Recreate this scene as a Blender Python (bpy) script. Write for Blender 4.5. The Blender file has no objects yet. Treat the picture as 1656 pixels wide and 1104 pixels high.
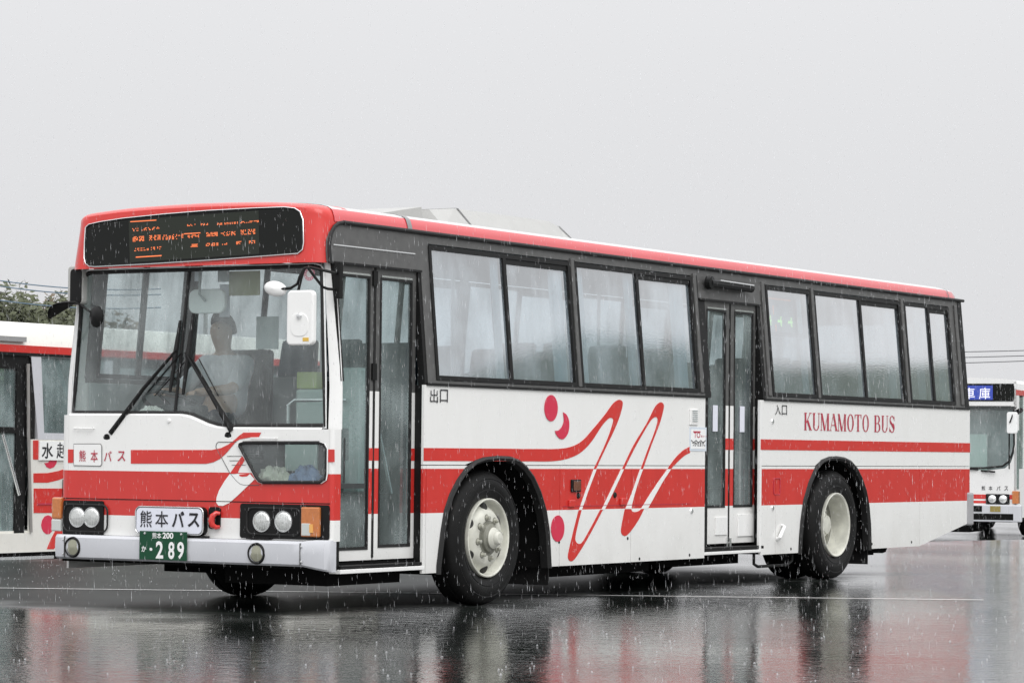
import bpy, bmesh, math, random
from mathutils import Vector, Matrix
from mathutils.geometry import tessellate_polygon
random.seed(7)
R = math.radians
scene = bpy.context.scene
COL = scene.collection

# ------------------------------------------------------------------ camera
CAM = Vector((-17.0714, -11.8035, 1.1701))
YAW, PIT, ROLL = R(31.2077), R(2.1490), R(0.5674)
FPX = 4764.78
cf = Vector((math.cos(PIT)*math.cos(YAW), math.cos(PIT)*math.sin(YAW), math.sin(PIT)))
cr = cf.cross(Vector((0, 0, 1))).normalized(); cu = cr.cross(cf)
cr, cu = math.cos(ROLL)*cr + math.sin(ROLL)*cu, -math.sin(ROLL)*cr + math.cos(ROLL)*cu
cd = bpy.data.cameras.new('camera'); cam = bpy.data.objects.new('camera', cd); COL.objects.link(cam)
cam.matrix_world = Matrix(((cr.x, cu.x, -cf.x, CAM.x), (cr.y, cu.y, -cf.y, CAM.y), (cr.z, cu.z, -cf.z, CAM.z), (0, 0, 0, 1)))
cd.sensor_width = 36.0; cd.lens = FPX/1656*36.0; cd.clip_end = 6000; cd.clip_start = .1
scene.camera = cam
scene.render.resolution_x, scene.render.resolution_y = 1024, 682

# ------------------------------------------------------------------ overcast sky
SUN_EL, SUN_AZ = R(44), R(230)
w = bpy.data.worlds.new('World'); scene.world = w; w.use_nodes = True
nt = w.node_tree; nt.nodes.clear()
def N(t, kind, **kw):
    n = t.nodes.new(kind)
    for k, v in kw.items(): setattr(n, k, v)
    return n
def math_node(t, op, a, b=None):
    n = N(t, 'ShaderNodeMath', operation=op)
    for i, v in enumerate((a, b)):
        if v is None: continue
        if hasattr(v, 'links'): t.links.new(v, n.inputs[i])
        else: n.inputs[i].default_value = v
    return n.outputs[0]
sky = N(nt, 'ShaderNodeTexSky', sky_type='NISHITA', sun_disc=False, sun_elevation=SUN_EL, sun_rotation=R(90)-SUN_AZ, air_density=1.0, dust_density=6.0)
hs = N(nt, 'ShaderNodeHueSaturation'); hs.inputs['Saturation'].default_value = .12; hs.inputs['Value'].default_value = .55
nt.links.new(sky.outputs[0], hs.inputs['Color'])
tc = N(nt, 'ShaderNodeTexCoord'); sx = N(nt, 'ShaderNodeSeparateXYZ'); nt.links.new(tc.outputs['Generated'], sx.inputs[0])
up = math_node(nt, 'MAXIMUM', sx.outputs[2], 0.0)
lum = math_node(nt, 'MULTIPLY', math_node(nt, 'ADD', math_node(nt, 'MULTIPLY', math_node(nt, 'POWER', up, 1.8), 2.6), 1.0), 7.85)     # CIE overcast: zenith three times the horizon
cl = N(nt, 'ShaderNodeTexNoise'); cl.inputs['Scale'].default_value = 2.2; cl.inputs['Detail'].default_value = 3
nt.links.new(tc.outputs['Generated'], cl.inputs['Vector'])
lum = math_node(nt, 'MULTIPLY', lum, math_node(nt, 'ADD', math_node(nt, 'MULTIPLY', cl.outputs[0], .07), .965))
grey = N(nt, 'ShaderNodeMix', data_type='RGBA', blend_type='MULTIPLY'); grey.inputs[0].default_value = 1
grey.inputs[6].default_value = (.985, .99, 1.012, 1); nt.links.new(lum, grey.inputs[7])
mx = N(nt, 'ShaderNodeMix', data_type='RGBA'); mx.inputs[0].default_value = .94
nt.links.new(hs.outputs[0], mx.inputs[6]); nt.links.new(grey.outputs[2], mx.inputs[7])
bg = N(nt, 'ShaderNodeBackground'); bg.inputs[1].default_value = .1
nt.links.new(mx.outputs[2], bg.inputs[0])
nt.links.new(bg.outputs[0], N(nt, 'ShaderNodeOutputWorld').inputs[0])
sl = bpy.data.lights.new('sun', 'SUN'); sl.energy = 1.2; sl.angle = R(40); sl.color = (1, .985, .96)
so = bpy.data.objects.new('sun', sl); COL.objects.link(so)
sd = Vector((math.cos(SUN_EL)*math.cos(SUN_AZ), math.cos(SUN_EL)*math.sin(SUN_AZ), math.sin(SUN_EL)))
so.rotation_euler = sd.to_track_quat('Z', 'Y').to_euler()
so.location = (0, 0, 30)
vs = scene.view_settings; vs.view_transform = 'Standard'; vs.look = 'None'; vs.exposure = 0.0; vs.gamma = 1.0

# ------------------------------------------------------------------ rays to real planes (bus frame = world frame)
def ray(px, py):
    return (cf*FPX + cr*(px-828) - cu*(py-552)).normalized()
def on_plane(px, py, n, c):
    n = Vector(n); d = ray(px, py); return CAM + d*((c-n.dot(CAM))/n.dot(d))
UK, UZ = .09, 1.66
def U(z): return max(0.0, UK*(z-UZ))
def pS(px, py, off=0): return on_plane(px, py, (0, 1, 0), off)
def pU(px, py, off=0): return on_plane(px, py, (0, 1, -UK), -UK*UZ+off)
def pF(px, py, x=0): return on_plane(px, py, (1, 0, 0), x)
def pWS(px, py, off=0): return on_plane(px, py, (1, 0, -.03), .05-.03*1.4+off)
def pDM(px, py, off=0): return on_plane(px, py, (1, 0, -.10), -.045-.10*2.5+off)
def pG(px, py, z=0): return on_plane(px, py, (0, 0, 1), z)

# ------------------------------------------------------------------ materials
MATS = {}
def pmat(name, col, rough=.5, metal=0, spec=.5, coat=0, noise=0, nscale=8, bump=0, bscale=60, emit=None, estr=0, alpha=1):
    if name in MATS: return MATS[name]
    m = bpy.data.materials.new(name); m.use_nodes = True; t = m.node_tree
    b = t.nodes['Principled BSDF']
    b.inputs['Base Color'].default_value = (*col, 1); b.inputs['Roughness'].default_value = rough
    b.inputs['Metallic'].default_value = metal; b.inputs['Specular IOR Level'].default_value = spec
    b.inputs['Coat Weight'].default_value = coat; b.inputs['Coat Roughness'].default_value = .08
    if emit: b.inputs['Emission Color'].default_value = (*emit, 1); b.inputs['Emission Strength'].default_value = estr
    if noise:
        g = N(t, 'ShaderNodeNewGeometry'); n = N(t, 'ShaderNodeTexNoise'); n.inputs['Scale'].default_value = nscale; n.inputs['Detail'].default_value = 6
        t.links.new(g.outputs['Position'], n.inputs['Vector'])
        mxn = N(t, 'ShaderNodeMix', data_type='RGBA'); mxn.inputs[6].default_value = (*[c*(1-noise) for c in col], 1); mxn.inputs[7].default_value = (*[min(1, c*(1+noise)) for c in col], 1)
        t.links.new(n.outputs[0], mxn.inputs[0]); t.links.new(mxn.outputs[2], b.inputs['Base Color'])
    if bump:
        g = N(t, 'ShaderNodeNewGeometry'); n2 = N(t, 'ShaderNodeTexNoise'); n2.inputs['Scale'].default_value = bscale; n2.inputs['Detail'].default_value = 4
        t.links.new(g.outputs['Position'], n2.inputs['Vector'])
        bp = N(t, 'ShaderNodeBump'); bp.inputs['Strength'].default_value = bump; bp.inputs['Distance'].default_value = .01
        t.links.new(n2.outputs[0], bp.inputs['Height']); t.links.new(bp.outputs[0], b.inputs['Normal'])
    MATS[name] = m; return m
RED = (.60, .033, .027); WHITE = (.84, .84, .825)
def band_mat(name, bands):
    """white coachwork paint with red bands painted at given heights (object space z)"""
    m = bpy.data.materials.new(name); m.use_nodes = True; t = m.node_tree; b = t.nodes['Principled BSDF']
    g = N(t, 'ShaderNodeTexCoord'); s = N(t, 'ShaderNodeSeparateXYZ'); t.links.new(g.outputs['Object'], s.inputs[0])
    tot = None
    for z0, z1 in bands:
        v = math_node(t, 'MULTIPLY', math_node(t, 'GREATER_THAN', s.outputs[2], z0), math_node(t, 'LESS_THAN', s.outputs[2], z1))
        tot = v if tot is None else math_node(t, 'MAXIMUM', tot, v)
    gp = N(t, 'ShaderNodeNewGeometry'); n = N(t, 'ShaderNodeTexNoise'); n.inputs['Scale'].default_value = 5; n.inputs['Detail'].default_value = 7
    mp = N(t, 'ShaderNodeMapping'); mp.inputs['Scale'].default_value = (1.6, 1.6, .35)          # faint rain runs
    t.links.new(gp.outputs['Position'], mp.inputs[0]); t.links.new(mp.outputs[0], n.inputs['Vector'])
    cw = N(t, 'ShaderNodeMix', data_type='RGBA'); cw.inputs[6].default_value = (WHITE[0]*.93, WHITE[1]*.93, WHITE[2]*.92, 1); cw.inputs[7].default_value = (*WHITE, 1); t.links.new(n.outputs[0], cw.inputs[0])
    c2 = N(t, 'ShaderNodeMix', data_type='RGBA'); c2.inputs[6].default_value = (RED[0]*.86, RED[1]*.86, RED[2]*.86, 1); c2.inputs[7].default_value = (RED[0]*1.1, RED[1]*1.2, RED[2]*1.2, 1); t.links.new(n.outputs[0], c2.inputs[0])
    mxx = N(t, 'ShaderNodeMix', data_type='RGBA'); t.links.new(tot, mxx.inputs[0])
    gr_ = N(t, 'ShaderNodeMapRange'); t.links.new(s.outputs[2], gr_.inputs[0]); gr_.inputs[1].default_value = .75; gr_.inputs[2].default_value = .25; gr_.inputs[3].default_value = 0; gr_.inputs[4].default_value = 1
    nd = N(t, 'ShaderNodeTexNoise'); nd.inputs['Scale'].default_value = 2.6; nd.inputs['Detail'].default_value = 8; t.links.new(gp.outputs['Position'], nd.inputs['Vector'])
    dv = math_node(t, 'MULTIPLY', math_node(t, 'MULTIPLY', gr_.outputs[0], math_node(t, 'POWER', nd.outputs[0], 2.0)), .55)
    dm = N(t, 'ShaderNodeMix', data_type='RGBA'); t.links.new(dv, dm.inputs[0]); dm.inputs[7].default_value = (.30, .28, .24, 1); t.links.new(cw.outputs[2], mxx.inputs[6]); t.links.new(c2.outputs[2], mxx.inputs[7])
    t.links.new(mxx.outputs[2], dm.inputs[6]); t.links.new(dm.outputs[2], b.inputs['Base Color']); b.inputs['Roughness'].default_value = .28; b.inputs['Coat Weight'].default_value = .3; b.inputs['Coat Roughness'].default_value = .1
    n3 = N(t, 'ShaderNodeTexNoise'); n3.inputs['Scale'].default_value = 1.4; t.links.new(gp.outputs['Position'], n3.inputs['Vector'])
    bp = N(t, 'ShaderNodeBump'); bp.inputs['Strength'].default_value = .12; bp.inputs['Distance'].default_value = .02
    t.links.new(n3.outputs[0], bp.inputs['Height']); t.links.new(bp.outputs[0], b.inputs['Normal'])
    return m
def glass_mat(name, tint, fog, fogcol=(.62, .68, .70), refl=1.0, rough=.03, streak=True):
    """wet window glass: clear tint, mirror reflection and a thin fogged film with rain runs"""
    m = bpy.data.materials.new(name); m.use_nodes = True; t = m.node_tree; t.nodes.clear()
    out = N(t, 'ShaderNodeOutputMaterial'); tr = N(t, 'ShaderNodeBsdfTransparent'); tr.inputs[0].default_value = (*tint, 1)
    df = N(t, 'ShaderNodeBsdfDiffuse'); df.inputs[0].default_value = (*fogcol, 1)
    gl = N(t, 'ShaderNodeBsdfGlossy'); gl.inputs['Roughness'].default_value = rough; gl.inputs[0].default_value = (1, 1, 1, 1)
    fr = N(t, 'ShaderNodeLayerWeight'); fr.inputs[0].default_value = .5
    sch = math_node(t, 'ADD', math_node(t, 'MULTIPLY', math_node(t, 'POWER', fr.outputs['Facing'], 5.0), .96), .04)   # two-sided Schlick reflectance
    fv = math_node(t, 'MINIMUM', math_node(t, 'MULTIPLY', sch, 1.7*refl), 1.0)
    g = N(t, 'ShaderNodeNewGeometry')
    mp = N(t, 'ShaderNodeMapping'); mp.inputs['Scale'].default_value = (14, 14, 1.3); t.links.new(g.outputs['Position'], mp.inputs[0])
    n = N(t, 'ShaderNodeTexNoise'); n.inputs['Scale'].default_value = 1; n.inputs['Detail'].default_value = 5; t.links.new(mp.outputs[0], n.inputs['Vector'])
    n2 = N(t, 'ShaderNodeTexNoise'); n2.inputs['Scale'].default_value = 90; n2.inputs['Detail'].default_value = 2; t.links.new(g.outputs['Position'], n2.inputs['Vector'])
    n4 = N(t, 'ShaderNodeTexNoise'); n4.inputs['Scale'].default_value = 1.7; n4.inputs['Detail'].default_value = 4; t.links.new(g.outputs['Position'], n4.inputs['Vector'])      # patchy condensation
    pt = N(t, 'ShaderNodeMapRange'); t.links.new(n4.outputs[0], pt.inputs[0]); pt.inputs[1].default_value = .38; pt.inputs[2].default_value = .62; pt.inputs[3].default_value = .55; pt.inputs[4].default_value = 1.5
    f = math_node(t, 'MULTIPLY', math_node(t, 'ADD', math_node(t, 'MULTIPLY', n.outputs[0], 1.1), math_node(t, 'MULTIPLY', n2.outputs[0], .9)), math_node(t, 'MULTIPLY', pt.outputs[0], fog))
    m1 = N(t, 'ShaderNodeMixShader'); t.links.new(f, m1.inputs[0]); t.links.new(tr.outputs[0], m1.inputs[1]); t.links.new(df.outputs[0], m1.inputs[2])
    m2 = N(t, 'ShaderNodeMixShader'); t.links.new(fv, m2.inputs[0]); t.links.new(m1.outputs[0], m2.inputs[1]); t.links.new(gl.outputs[0], m2.inputs[2])
    bp = N(t, 'ShaderNodeBump'); bp.inputs['Strength'].default_value = .03; bp.inputs['Distance'].default_value = .003
    t.links.new(n2.outputs[0], bp.inputs['Height']); t.links.new(bp.outputs[0], gl.inputs['Normal'])
    t.links.new(m2.outputs[0], out.inputs[0]); return m
M_side = band_mat('side_paint', [(.715, 1.042)])
M_front = band_mat('front_paint', [(.678, 1.004)])
M_white = pmat('white_paint', WHITE, .28, coat=.3, noise=.04)
M_red = pmat('red_paint', RED, .28, coat=.3, noise=.10, nscale=5)
M_redc = pmat('red_spot', (.62, .03, .075), .3, coat=.2)
M_roofred = pmat('roof_red', (.62, .06, .07), .22, coat=.6, noise=.08, nscale=3)
M_grey = pmat('window_band_grey', (.085, .085, .083), .42, noise=.35, nscale=14, bump=.1, bscale=160)
M_black = pmat('black_trim', (.008, .008, .008), .45, spec=.22, noise=.3)
M_rubber = pmat('rubber', (.014, .014, .014), .55, spec=.35, noise=.4, nscale=20, bump=.2, bscale=90)
M_tyre = pmat('tyre', (.009, .009, .009), .55, spec=.18, noise=.5, nscale=9, bump=.25, bscale=70)
M_dark = pmat('underbody', (.009, .009, .009), .9, spec=.08)
M_chrome = pmat('bright_trim', (.75, .76, .76), .22, metal=.8)
M_silver = pmat('bumper_silver', (.56, .57, .60), .38, coat=.2, noise=.08, nscale=4)
M_rim = pmat('cream_rim', (.60, .60, .53), .42, coat=.1, noise=.5, nscale=8)
M_rimd = pmat('rim_hole', (.02, .02, .018), .7); M_nut = pmat('steel_nut', (.42, .42, .36), .4, metal=.3, noise=.5, nscale=30); M_rimk = pmat('grime_shade_rim', (.20, .20, .165), .5, noise=.5, nscale=25)  # dark rim tone: hub grime, and shade painted inside the rear dish
M_green = pmat('plate_green', (.008, .065, .03), .4, spec=.3)
M_signw = pmat('sign_white', (.74, .76, .84), .3)
M_txtk = pmat('text_black', (.012, .012, .016), .5)
M_txtw = pmat('text_white', (.85, .86, .85), .4)
M_txtr = pmat('text_red', (.45, .03, .06), .4)
M_orange = pmat('orange_lens', (.52, .17, .045), .15, coat=.8, noise=.25, nscale=40)
M_clearlens = pmat('clear_lens', (.55, .57, .55), .12, coat=.8)
M_lamp = pmat('headlamp_glass', (.72, .73, .72), .16, metal=.55, coat=.8, noise=.30, nscale=20, bump=.5, bscale=45)
M_fog = pmat('fog_lamp_glass', (.36, .36, .27), .12, metal=.5, coat=1)
M_glass = glass_mat('side_glass', (.58, .71, .77), .31, (.60, .71, .78), 3.8)
M_ws = glass_mat('windscreen_glass', (.82, .90, .89), .16, (.60, .66, .66), refl=.9)
M_door = glass_mat('door_glass', (.64, .75, .76), .24, (.55, .64, .64), 1.0)
M_far = glass_mat('far_glass', (.90, .94, .96), .42, (.75, .80, .83), refl=.4)
M_dispg = pmat('display_glass', (.006, .007, .006), .12, spec=.22)
M_dispi = pmat('display_panel', (.022, .026, .020), .3, spec=.2)
M_led = pmat('led_orange', (.6, .12, .04), .4, emit=(1, .24, .07), estr=.75)
M_ledg = pmat('led_green', (.4, .7, .2), .4, emit=(.55, 1, .3), estr=.9)
M_int = pmat('interior_panel', (.36, .40, .40), .6)
M_floor = pmat('interior_floor', (.10, .11, .11), .7)
M_seat = pmat('seat_fabric', (.028, .05, .07), .85, noise=.3, nscale=30)
M_dash = pmat('dashboard', (.035, .04, .04), .6)
M_pale = pmat('pale_green_box', (.52, .63, .59), .45)
M_lime = pmat('lime_box', (.45, .55, .18), .5)
M_curt = pmat('curtain_cloth', (.68, .72, .74), .9)
M_acw = pmat('roof_unit_white', (.37, .37, .355), .4, noise=.08)
M_pink = pmat('sticker_pink', (.72, .28, .36), .5)

# ------------------------------------------------------------------ mesh helpers
class MB:
    def __init__(s): s.v = []; s.f = []
    def add(s, vs, fs):
        o = len(s.v); s.v += [tuple(v) for v in vs]; s.f += [tuple(o+i for i in f) for f in fs]; return s
    def hexa(s, p):      # 8 points: bottom 4 ccw, top 4
        return s.add(p, [(0, 3, 2, 1), (4, 5, 6, 7), (0, 1, 5, 4), (1, 2, 6, 5), (2, 3, 7, 6), (3, 0, 4, 7)])
    def box(s, x0, x1, y0, y1, z0, z1):
        return s.hexa([(x0, y0, z0), (x1, y0, z0), (x1, y1, z0), (x0, y1, z0), (x0, y0, z1), (x1, y0, z1), (x1, y1, z1), (x0, y1, z1)])
    def ub(s, x0, x1, z0, z1, d0, d1, side=0):   # box lying on the leaning window band; d outward
        f = (lambda z, d: U(z)-d) if side == 0 else (lambda z, d: 2.49-U(z)+d)
        return s.hexa([(x0, f(z0, d1), z0), (x1, f(z0, d1), z0), (x1, f(z0, d0), z0), (x0, f(z0, d0), z0), (x0, f(z1, d1), z1), (x1, f(z1, d1), z1), (x1, f(z1, d0), z1), (x0, f(z1, d0), z1)])
    def tube(s, pts, r, n=8, cap=True):
        pts = [Vector(p) for p in pts]; rs = r if isinstance(r, (list, tuple)) else [r]*len(pts); o = len(s.v)
        prev = None
        for i, p in enumerate(pts):
            d = (pts[min(i+1, len(pts)-1)]-pts[max(i-1, 0)]).normalized()
            if prev is None: a = d.orthogonal().normalized()
            else: a = (prev - d*prev.dot(d)).normalized()
            prev = a; b = d.cross(a)
            for k in range(n):
                t = 2*math.pi*k/n; s.v.append(tuple(p + (a*math.cos(t)+b*math.sin(t))*rs[i]))
        for i in range(len(pts)-1):
            for k in range(n):
                s.f.append((o+i*n+k, o+i*n+(k+1) % n, o+(i+1)*n+(k+1) % n, o+(i+1)*n+k))
        if cap: s.f.append(tuple(o+k for k in reversed(range(n)))); s.f.append(tuple(o+(len(pts)-1)*n+k for k in range(n)))
        return s
    def loop_tube(s, pts, r, n=6):
        pts = [Vector(p) for p in pts]; return s.tube(pts+[pts[0], pts[1]], r, n, False)
    def lathe(s, prof, c, axis, n=40):       # prof (r, d along axis)
        axis = Vector(axis).normalized(); a = axis.orthogonal().normalized(); b = axis.cross(a); c = Vector(c); o = len(s.v); m = len(prof)
        for k in range(n):
            t = 2*math.pi*k/n; e = a*math.cos(t)+b*math.sin(t)
            for r, d in prof: s.v.append(tuple(c + e*r + axis*d))
        for k in range(n):
            for i in range(m-1):
                s.f.append((o+k*m+i, o+((k+1) % n)*m+i, o+((k+1) % n)*m+i+1, o+k*m+i+1))
        return s
    def prism(s, pts, off):      # planar polygon, extruded by vector off
        pts = [Vector(p) for p in pts]; off = Vector(off); n = len(pts)
        return s.add(pts+[p+off for p in pts], [tuple(range(n)), tuple(n+i for i in reversed(range(n)))]+[(i, i+n, (i+1) % n+n, (i+1) % n) for i in range(n)])
    def grid(s, rows):
        m = len(rows[0]); o = len(s.v)
        for r in rows: s.v += [tuple(p) for p in r]
        for i in range(len(rows)-1):
            for k in range(m-1): s.f.append((o+i*m+k, o+i*m+k+1, o+(i+1)*m+k+1, o+(i+1)*m+k))
        return s
    def build(s, name, mat, parent=None, smooth=False, bevel=0, seg=2, doubles=False, recalc=True):
        me = bpy.data.meshes.new(name); me.from_pydata(s.v, [], s.f)
        bm = bmesh.new(); bm.from_mesh(me)
        if doubles: bmesh.ops.remove_doubles(bm, verts=bm.verts, dist=1e-5)
        if recalc: bmesh.ops.recalc_face_normals(bm, faces=bm.faces)
        big = [f for f in bm.faces if len(f.verts) > 4]
        if bevel:
            ed = [e for e in bm.edges if len(e.link_faces) == 2 and e.calc_face_angle(0) > .6]
            bmesh.ops.bevel(bm, geom=ed, offset=bevel, segments=seg, profile=.5, affect='EDGES', clamp_overlap=True)
            big = [f for f in bm.faces if len(f.verts) > 4]
        if big: bmesh.ops.triangulate(bm, faces=big)
        bm.to_mesh(me); bm.free()
        if smooth:
            for p in me.polygons: p.use_smooth = True
            me.set_sharp_from_angle(angle=R(35))
        me.materials.append(mat)
        o = bpy.data.objects.new(name, me); COL.objects.link(o)
        if parent: o.parent = parent
        return o
def empty(name, loc=(0, 0, 0), rz=0):
    o = bpy.data.objects.new(name, None); COL.objects.link(o); o.location = loc; o.rotation_euler = (0, 0, rz); o.empty_display_size = .2; return o
def tag(o, label=None, cat=None, group=None, kind=None):
    for k, v in (('label', label), ('category', cat), ('group', group), ('kind', kind)):
        if v: o[k] = v
    return o
def spline(pts, n=6, closed=False):
    P = [Vector(p) for p in pts]; out = []; L = len(P)
    for i in range(L if closed else L-1):
        g = (lambda j: P[j % L]) if closed else (lambda j: P[max(0, min(L-1, j))])
        a, b, c, d = g(i-1), g(i), g(i+1), g(i+2)
        for k in range(n):
            t = k/n; out.append(.5*((2*b)+(c-a)*t+(2*a-5*b+4*c-d)*t*t+(3*b-a-3*c+d)*t**3))
    if not closed: out.append(P[-1])
    return out
def rrect(a0, a1, b0, b1, r, n=5):
    o = []
    for ca, cb, s in ((a1-r, b1-r, 0), (a0+r, b1-r, 90), (a0+r, b0+r, 180), (a1-r, b0+r, 270)):
        for k in range(n+1):
            t = R(s+90*k/n); o.append((ca+r*math.cos(t), cb+r*math.sin(t)))
    return o
def fill_holes(name, outer, holes, off, mat, parent):
    """planar sheet with holes, given thickness off; loops are lists of 3-D points"""
    loops = [[Vector(p) for p in lp] for lp in [outer]+holes]
    bm = bmesh.new(); vs = [bm.verts.new(p) for lp in loops for p in lp]
    for t3 in tessellate_polygon(loops):
        try: bm.faces.new([vs[k] for k in t3])
        except ValueError: pass
    bmesh.ops.recalc_face_normals(bm, faces=bm.faces)
    res = bmesh.ops.extrude_face_region(bm, geom=bm.faces[:])
    bmesh.ops.translate(bm, verts=[v for v in res['geom'] if isinstance(v, bmesh.types.BMVert)], vec=off)
    bmesh.ops.recalc_face_normals(bm, faces=bm.faces)
    me = bpy.data.meshes.new(name); bm.to_mesh(me); bm.free(); me.materials.append(mat)
    o = bpy.data.objects.new(name, me); COL.objects.link(o); o.parent = parent; return o
def text(name, body, o, right, upv, width, height, mat, parent, bold=0.0, depth=.0015):
    """lettering as flat mesh, fitted to width x height, lower-left at o"""
    if body in '熊庫車越熊本': bold = min(bold, .007)
    cu_ = bpy.data.curves.new(name, 'FONT'); cu_.body = body; cu_.size = 1; cu_.offset = bold; cu_.resolution_u = 3; cu_.fill_mode = 'FRONT'
    ob = bpy.data.objects.new(name, cu_); COL.objects.link(ob); bpy.context.view_layer.update()
    me = bpy.data.meshes.new_from_object(ob.evaluated_get(bpy.context.evaluated_depsgraph_get()))
    bpy.data.objects.remove(ob)
    xs = [v.co.x for v in me.vertices]; ys = [v.co.y for v in me.vertices]
    x0, x1, y0, y1 = min(xs), max(xs), min(ys), max(ys); o = Vector(o); right = Vector(right).normalized(); upv = Vector(upv).normalized(); nn = right.cross(upv)
    for v in me.vertices: v.co = o + right*((v.co.x-x0)/(x1-x0)*width) + upv*((v.co.y-y0)/(y1-y0)*height) + nn*depth
    me.materials.clear(); me.materials.append(mat); me.name = name
    ob = bpy.data.objects.new(name, me); COL.objects.link(ob)
    if parent: ob.parent = parent
    return ob
def px_poly(name, pts, f, off, thick, mat, parent, closed_spline=0):
    q = [f(*p) for p in pts]
    if closed_spline: q = spline(q, closed_spline, True)
    off = Vector(off); return MB().prism([p+off for p in q], off.normalized()*-thick).build(name, mat, parent)

# ================================================================== SETTING
CA = Vector((6.407, 8.608, 0)); CT = Vector((.9575, -.2883, 0)); CN = Vector((.2883, .9575, 0))     # the lot falls away beyond this line
DROP = .35
def gz(x, y):
    d = (Vector((x, y, 0))-CA).dot(CN); k = min(1, max(0, d/2.2)); return -DROP*k*k*(3-2*k)
def ground_mat():
    m = bpy.data.materials.new('wet_asphalt'); m.use_nodes = True; t = m.node_tree; b = t.nodes['Principled BSDF']
    g = N(t, 'ShaderNodeNewGeometry')
    def noise(sc, det=4, stretch=None):
        n = N(t, 'ShaderNodeTexNoise'); n.inputs['Scale'].default_value = sc; n.inputs['Detail'].default_value = det
        if stretch:
            mp = N(t, 'ShaderNodeMapping'); mp.inputs['Scale'].default_value = stretch; mp.inputs['Rotation'].default_value = (0, 0, R(-31)); t.links.new(g.outputs['Position'], mp.inputs[0]); t.links.new(mp.outputs[0], n.inputs['Vector'])
        else: t.links.new(g.outputs['Position'], n.inputs['Vector'])
        return n.outputs[0]
    ra = N(t, 'ShaderNodeValToRGB'); t.links.new(noise(1.1, 6), ra.inputs[0])
    ra.color_ramp.elements[0].color = (.007, .009, .008, 1); ra.color_ramp.elements[1].color = (.022, .026, .023, 1)
    ra.color_ramp.elements[0].position = .35; ra.color_ramp.elements[1].position = .7
    t.links.new(ra.outputs[0], b.inputs['Base Color'])
    rr = N(t, 'ShaderNodeValToRGB'); t.links.new(noise(.33, 6, (1, .45, 1)), rr.inputs[0])
    rr.color_ramp.elements[0].position = .38; rr.color_ramp.elements[1].position = .62
    rr.color_ramp.elements[0].color = (.025, .025, .025, 1); rr.color_ramp.elements[1].color = (.095, .095, .095, 1)
    # film of standing water everywhere but a merely damp stretch under and behind the bus
    sp = N(t, 'ShaderNodeSeparateXYZ'); t.links.new(g.outputs['Position'], sp.inputs[0])
    def edge(v, lo, hi):
        n_ = N(t, 'ShaderNodeMapRange', interpolation_type='SMOOTHSTEP'); t.links.new(v, n_.inputs[0]); n_.inputs[1].default_value = lo; n_.inputs[2].default_value = hi; return n_.outputs[0]
    wob = math_node(t, 'MULTIPLY', math_node(t, 'SUBTRACT', noise(.7, 5), .5), 3.2)
    xw, yw = math_node(t, 'ADD', sp.outputs[0], wob), math_node(t, 'ADD', sp.outputs[1], math_node(t, 'MULTIPLY', wob, .5))
    damp = math_node(t, 'MULTIPLY', math_node(t, 'MULTIPLY', edge(xw, -1.5, .3), edge(xw, 11.0, 8.6)), math_node(t, 'MULTIPLY', edge(yw, -.4, .7), edge(yw, 10.5, 8.0)))
    rmx = N(t, 'ShaderNodeMix', data_type='FLOAT'); t.links.new(damp, rmx.inputs[0]); t.links.new(rr.outputs[0], rmx.inputs[2]); rmx.inputs[3].default_value = .40
    t.links.new(rmx.outputs[0], b.inputs['Roughness'])
    imx = N(t, 'ShaderNodeMix', data_type='FLOAT'); t.links.new(damp, imx.inputs[0]); imx.inputs[2].default_value = 2.8; imx.inputs[3].default_value = 1.12
    t.links.new(imx.outputs[0], b.inputs['IOR'])
    h = math_node(t, 'ADD', math_node(t, 'MULTIPLY', noise(8, 2), .9), math_node(t, 'MULTIPLY', noise(26, 2), .5))
    h = math_node(t, 'ADD', h, math_node(t, 'MULTIPLY', noise(95, 2), .12))
    bp = N(t, 'ShaderNodeBump'); bp.inputs['Strength'].default_value = .85; bp.inputs['Distance'].default_value = .0042
    pm_ = N(t, 'ShaderNodeMapRange'); t.links.new(rr.outputs[0], pm_.inputs[0]); pm_.inputs[1].default_value = .025; pm_.inputs[2].default_value = .095; pm_.inputs[3].default_value = .45; pm_.inputs[4].default_value = 1.0
    h = math_node(t, 'MULTIPLY', h, pm_.outputs[0])
    t.links.new(h, bp.inputs['Height']); t.links.new(bp.outputs[0], b.inputs['Normal'])
    return m
M_ground = ground_mat()
ds = [-1500, -300, -60, -20, -8, -3, 0] + [2.2*k/10 for k in range(1, 11)] + [5, 20, 80, 300, 1500]
rows = []
for d in ds:
    rows.append([tuple((CA+CT*tt+CN*d).xy)+(gz(*(CA+CT*tt+CN*d).xy),) for tt in (-1500, -300, -60, -20, -8, 0, 8, 20, 60, 300, 1500)])
gr = MB().grid(rows).build('ground', M_ground, smooth=True); tag(gr, kind='structure')
if gr.data.polygons[0].normal.z < 0: gr.data.flip_normals()
la, lb = pG(-260, 947.5), pG(1590, 970)
ld = (lb-la).normalized(); lnn = Vector((-ld.y, ld.x, 0))*.032
ln = MB().add([la-lnn+Vector((0, 0, .004)), lb-lnn+Vector((0, 0, .004)), lb+lnn+Vector((0, 0, .004)), la+lnn+Vector((0, 0, .004))], [(0, 1, 2, 3)]).build('painted_line', pmat('road_paint', (.72, .72, .70), .3, noise=.3, nscale=12))
tag(ln, kind='structure')
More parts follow.
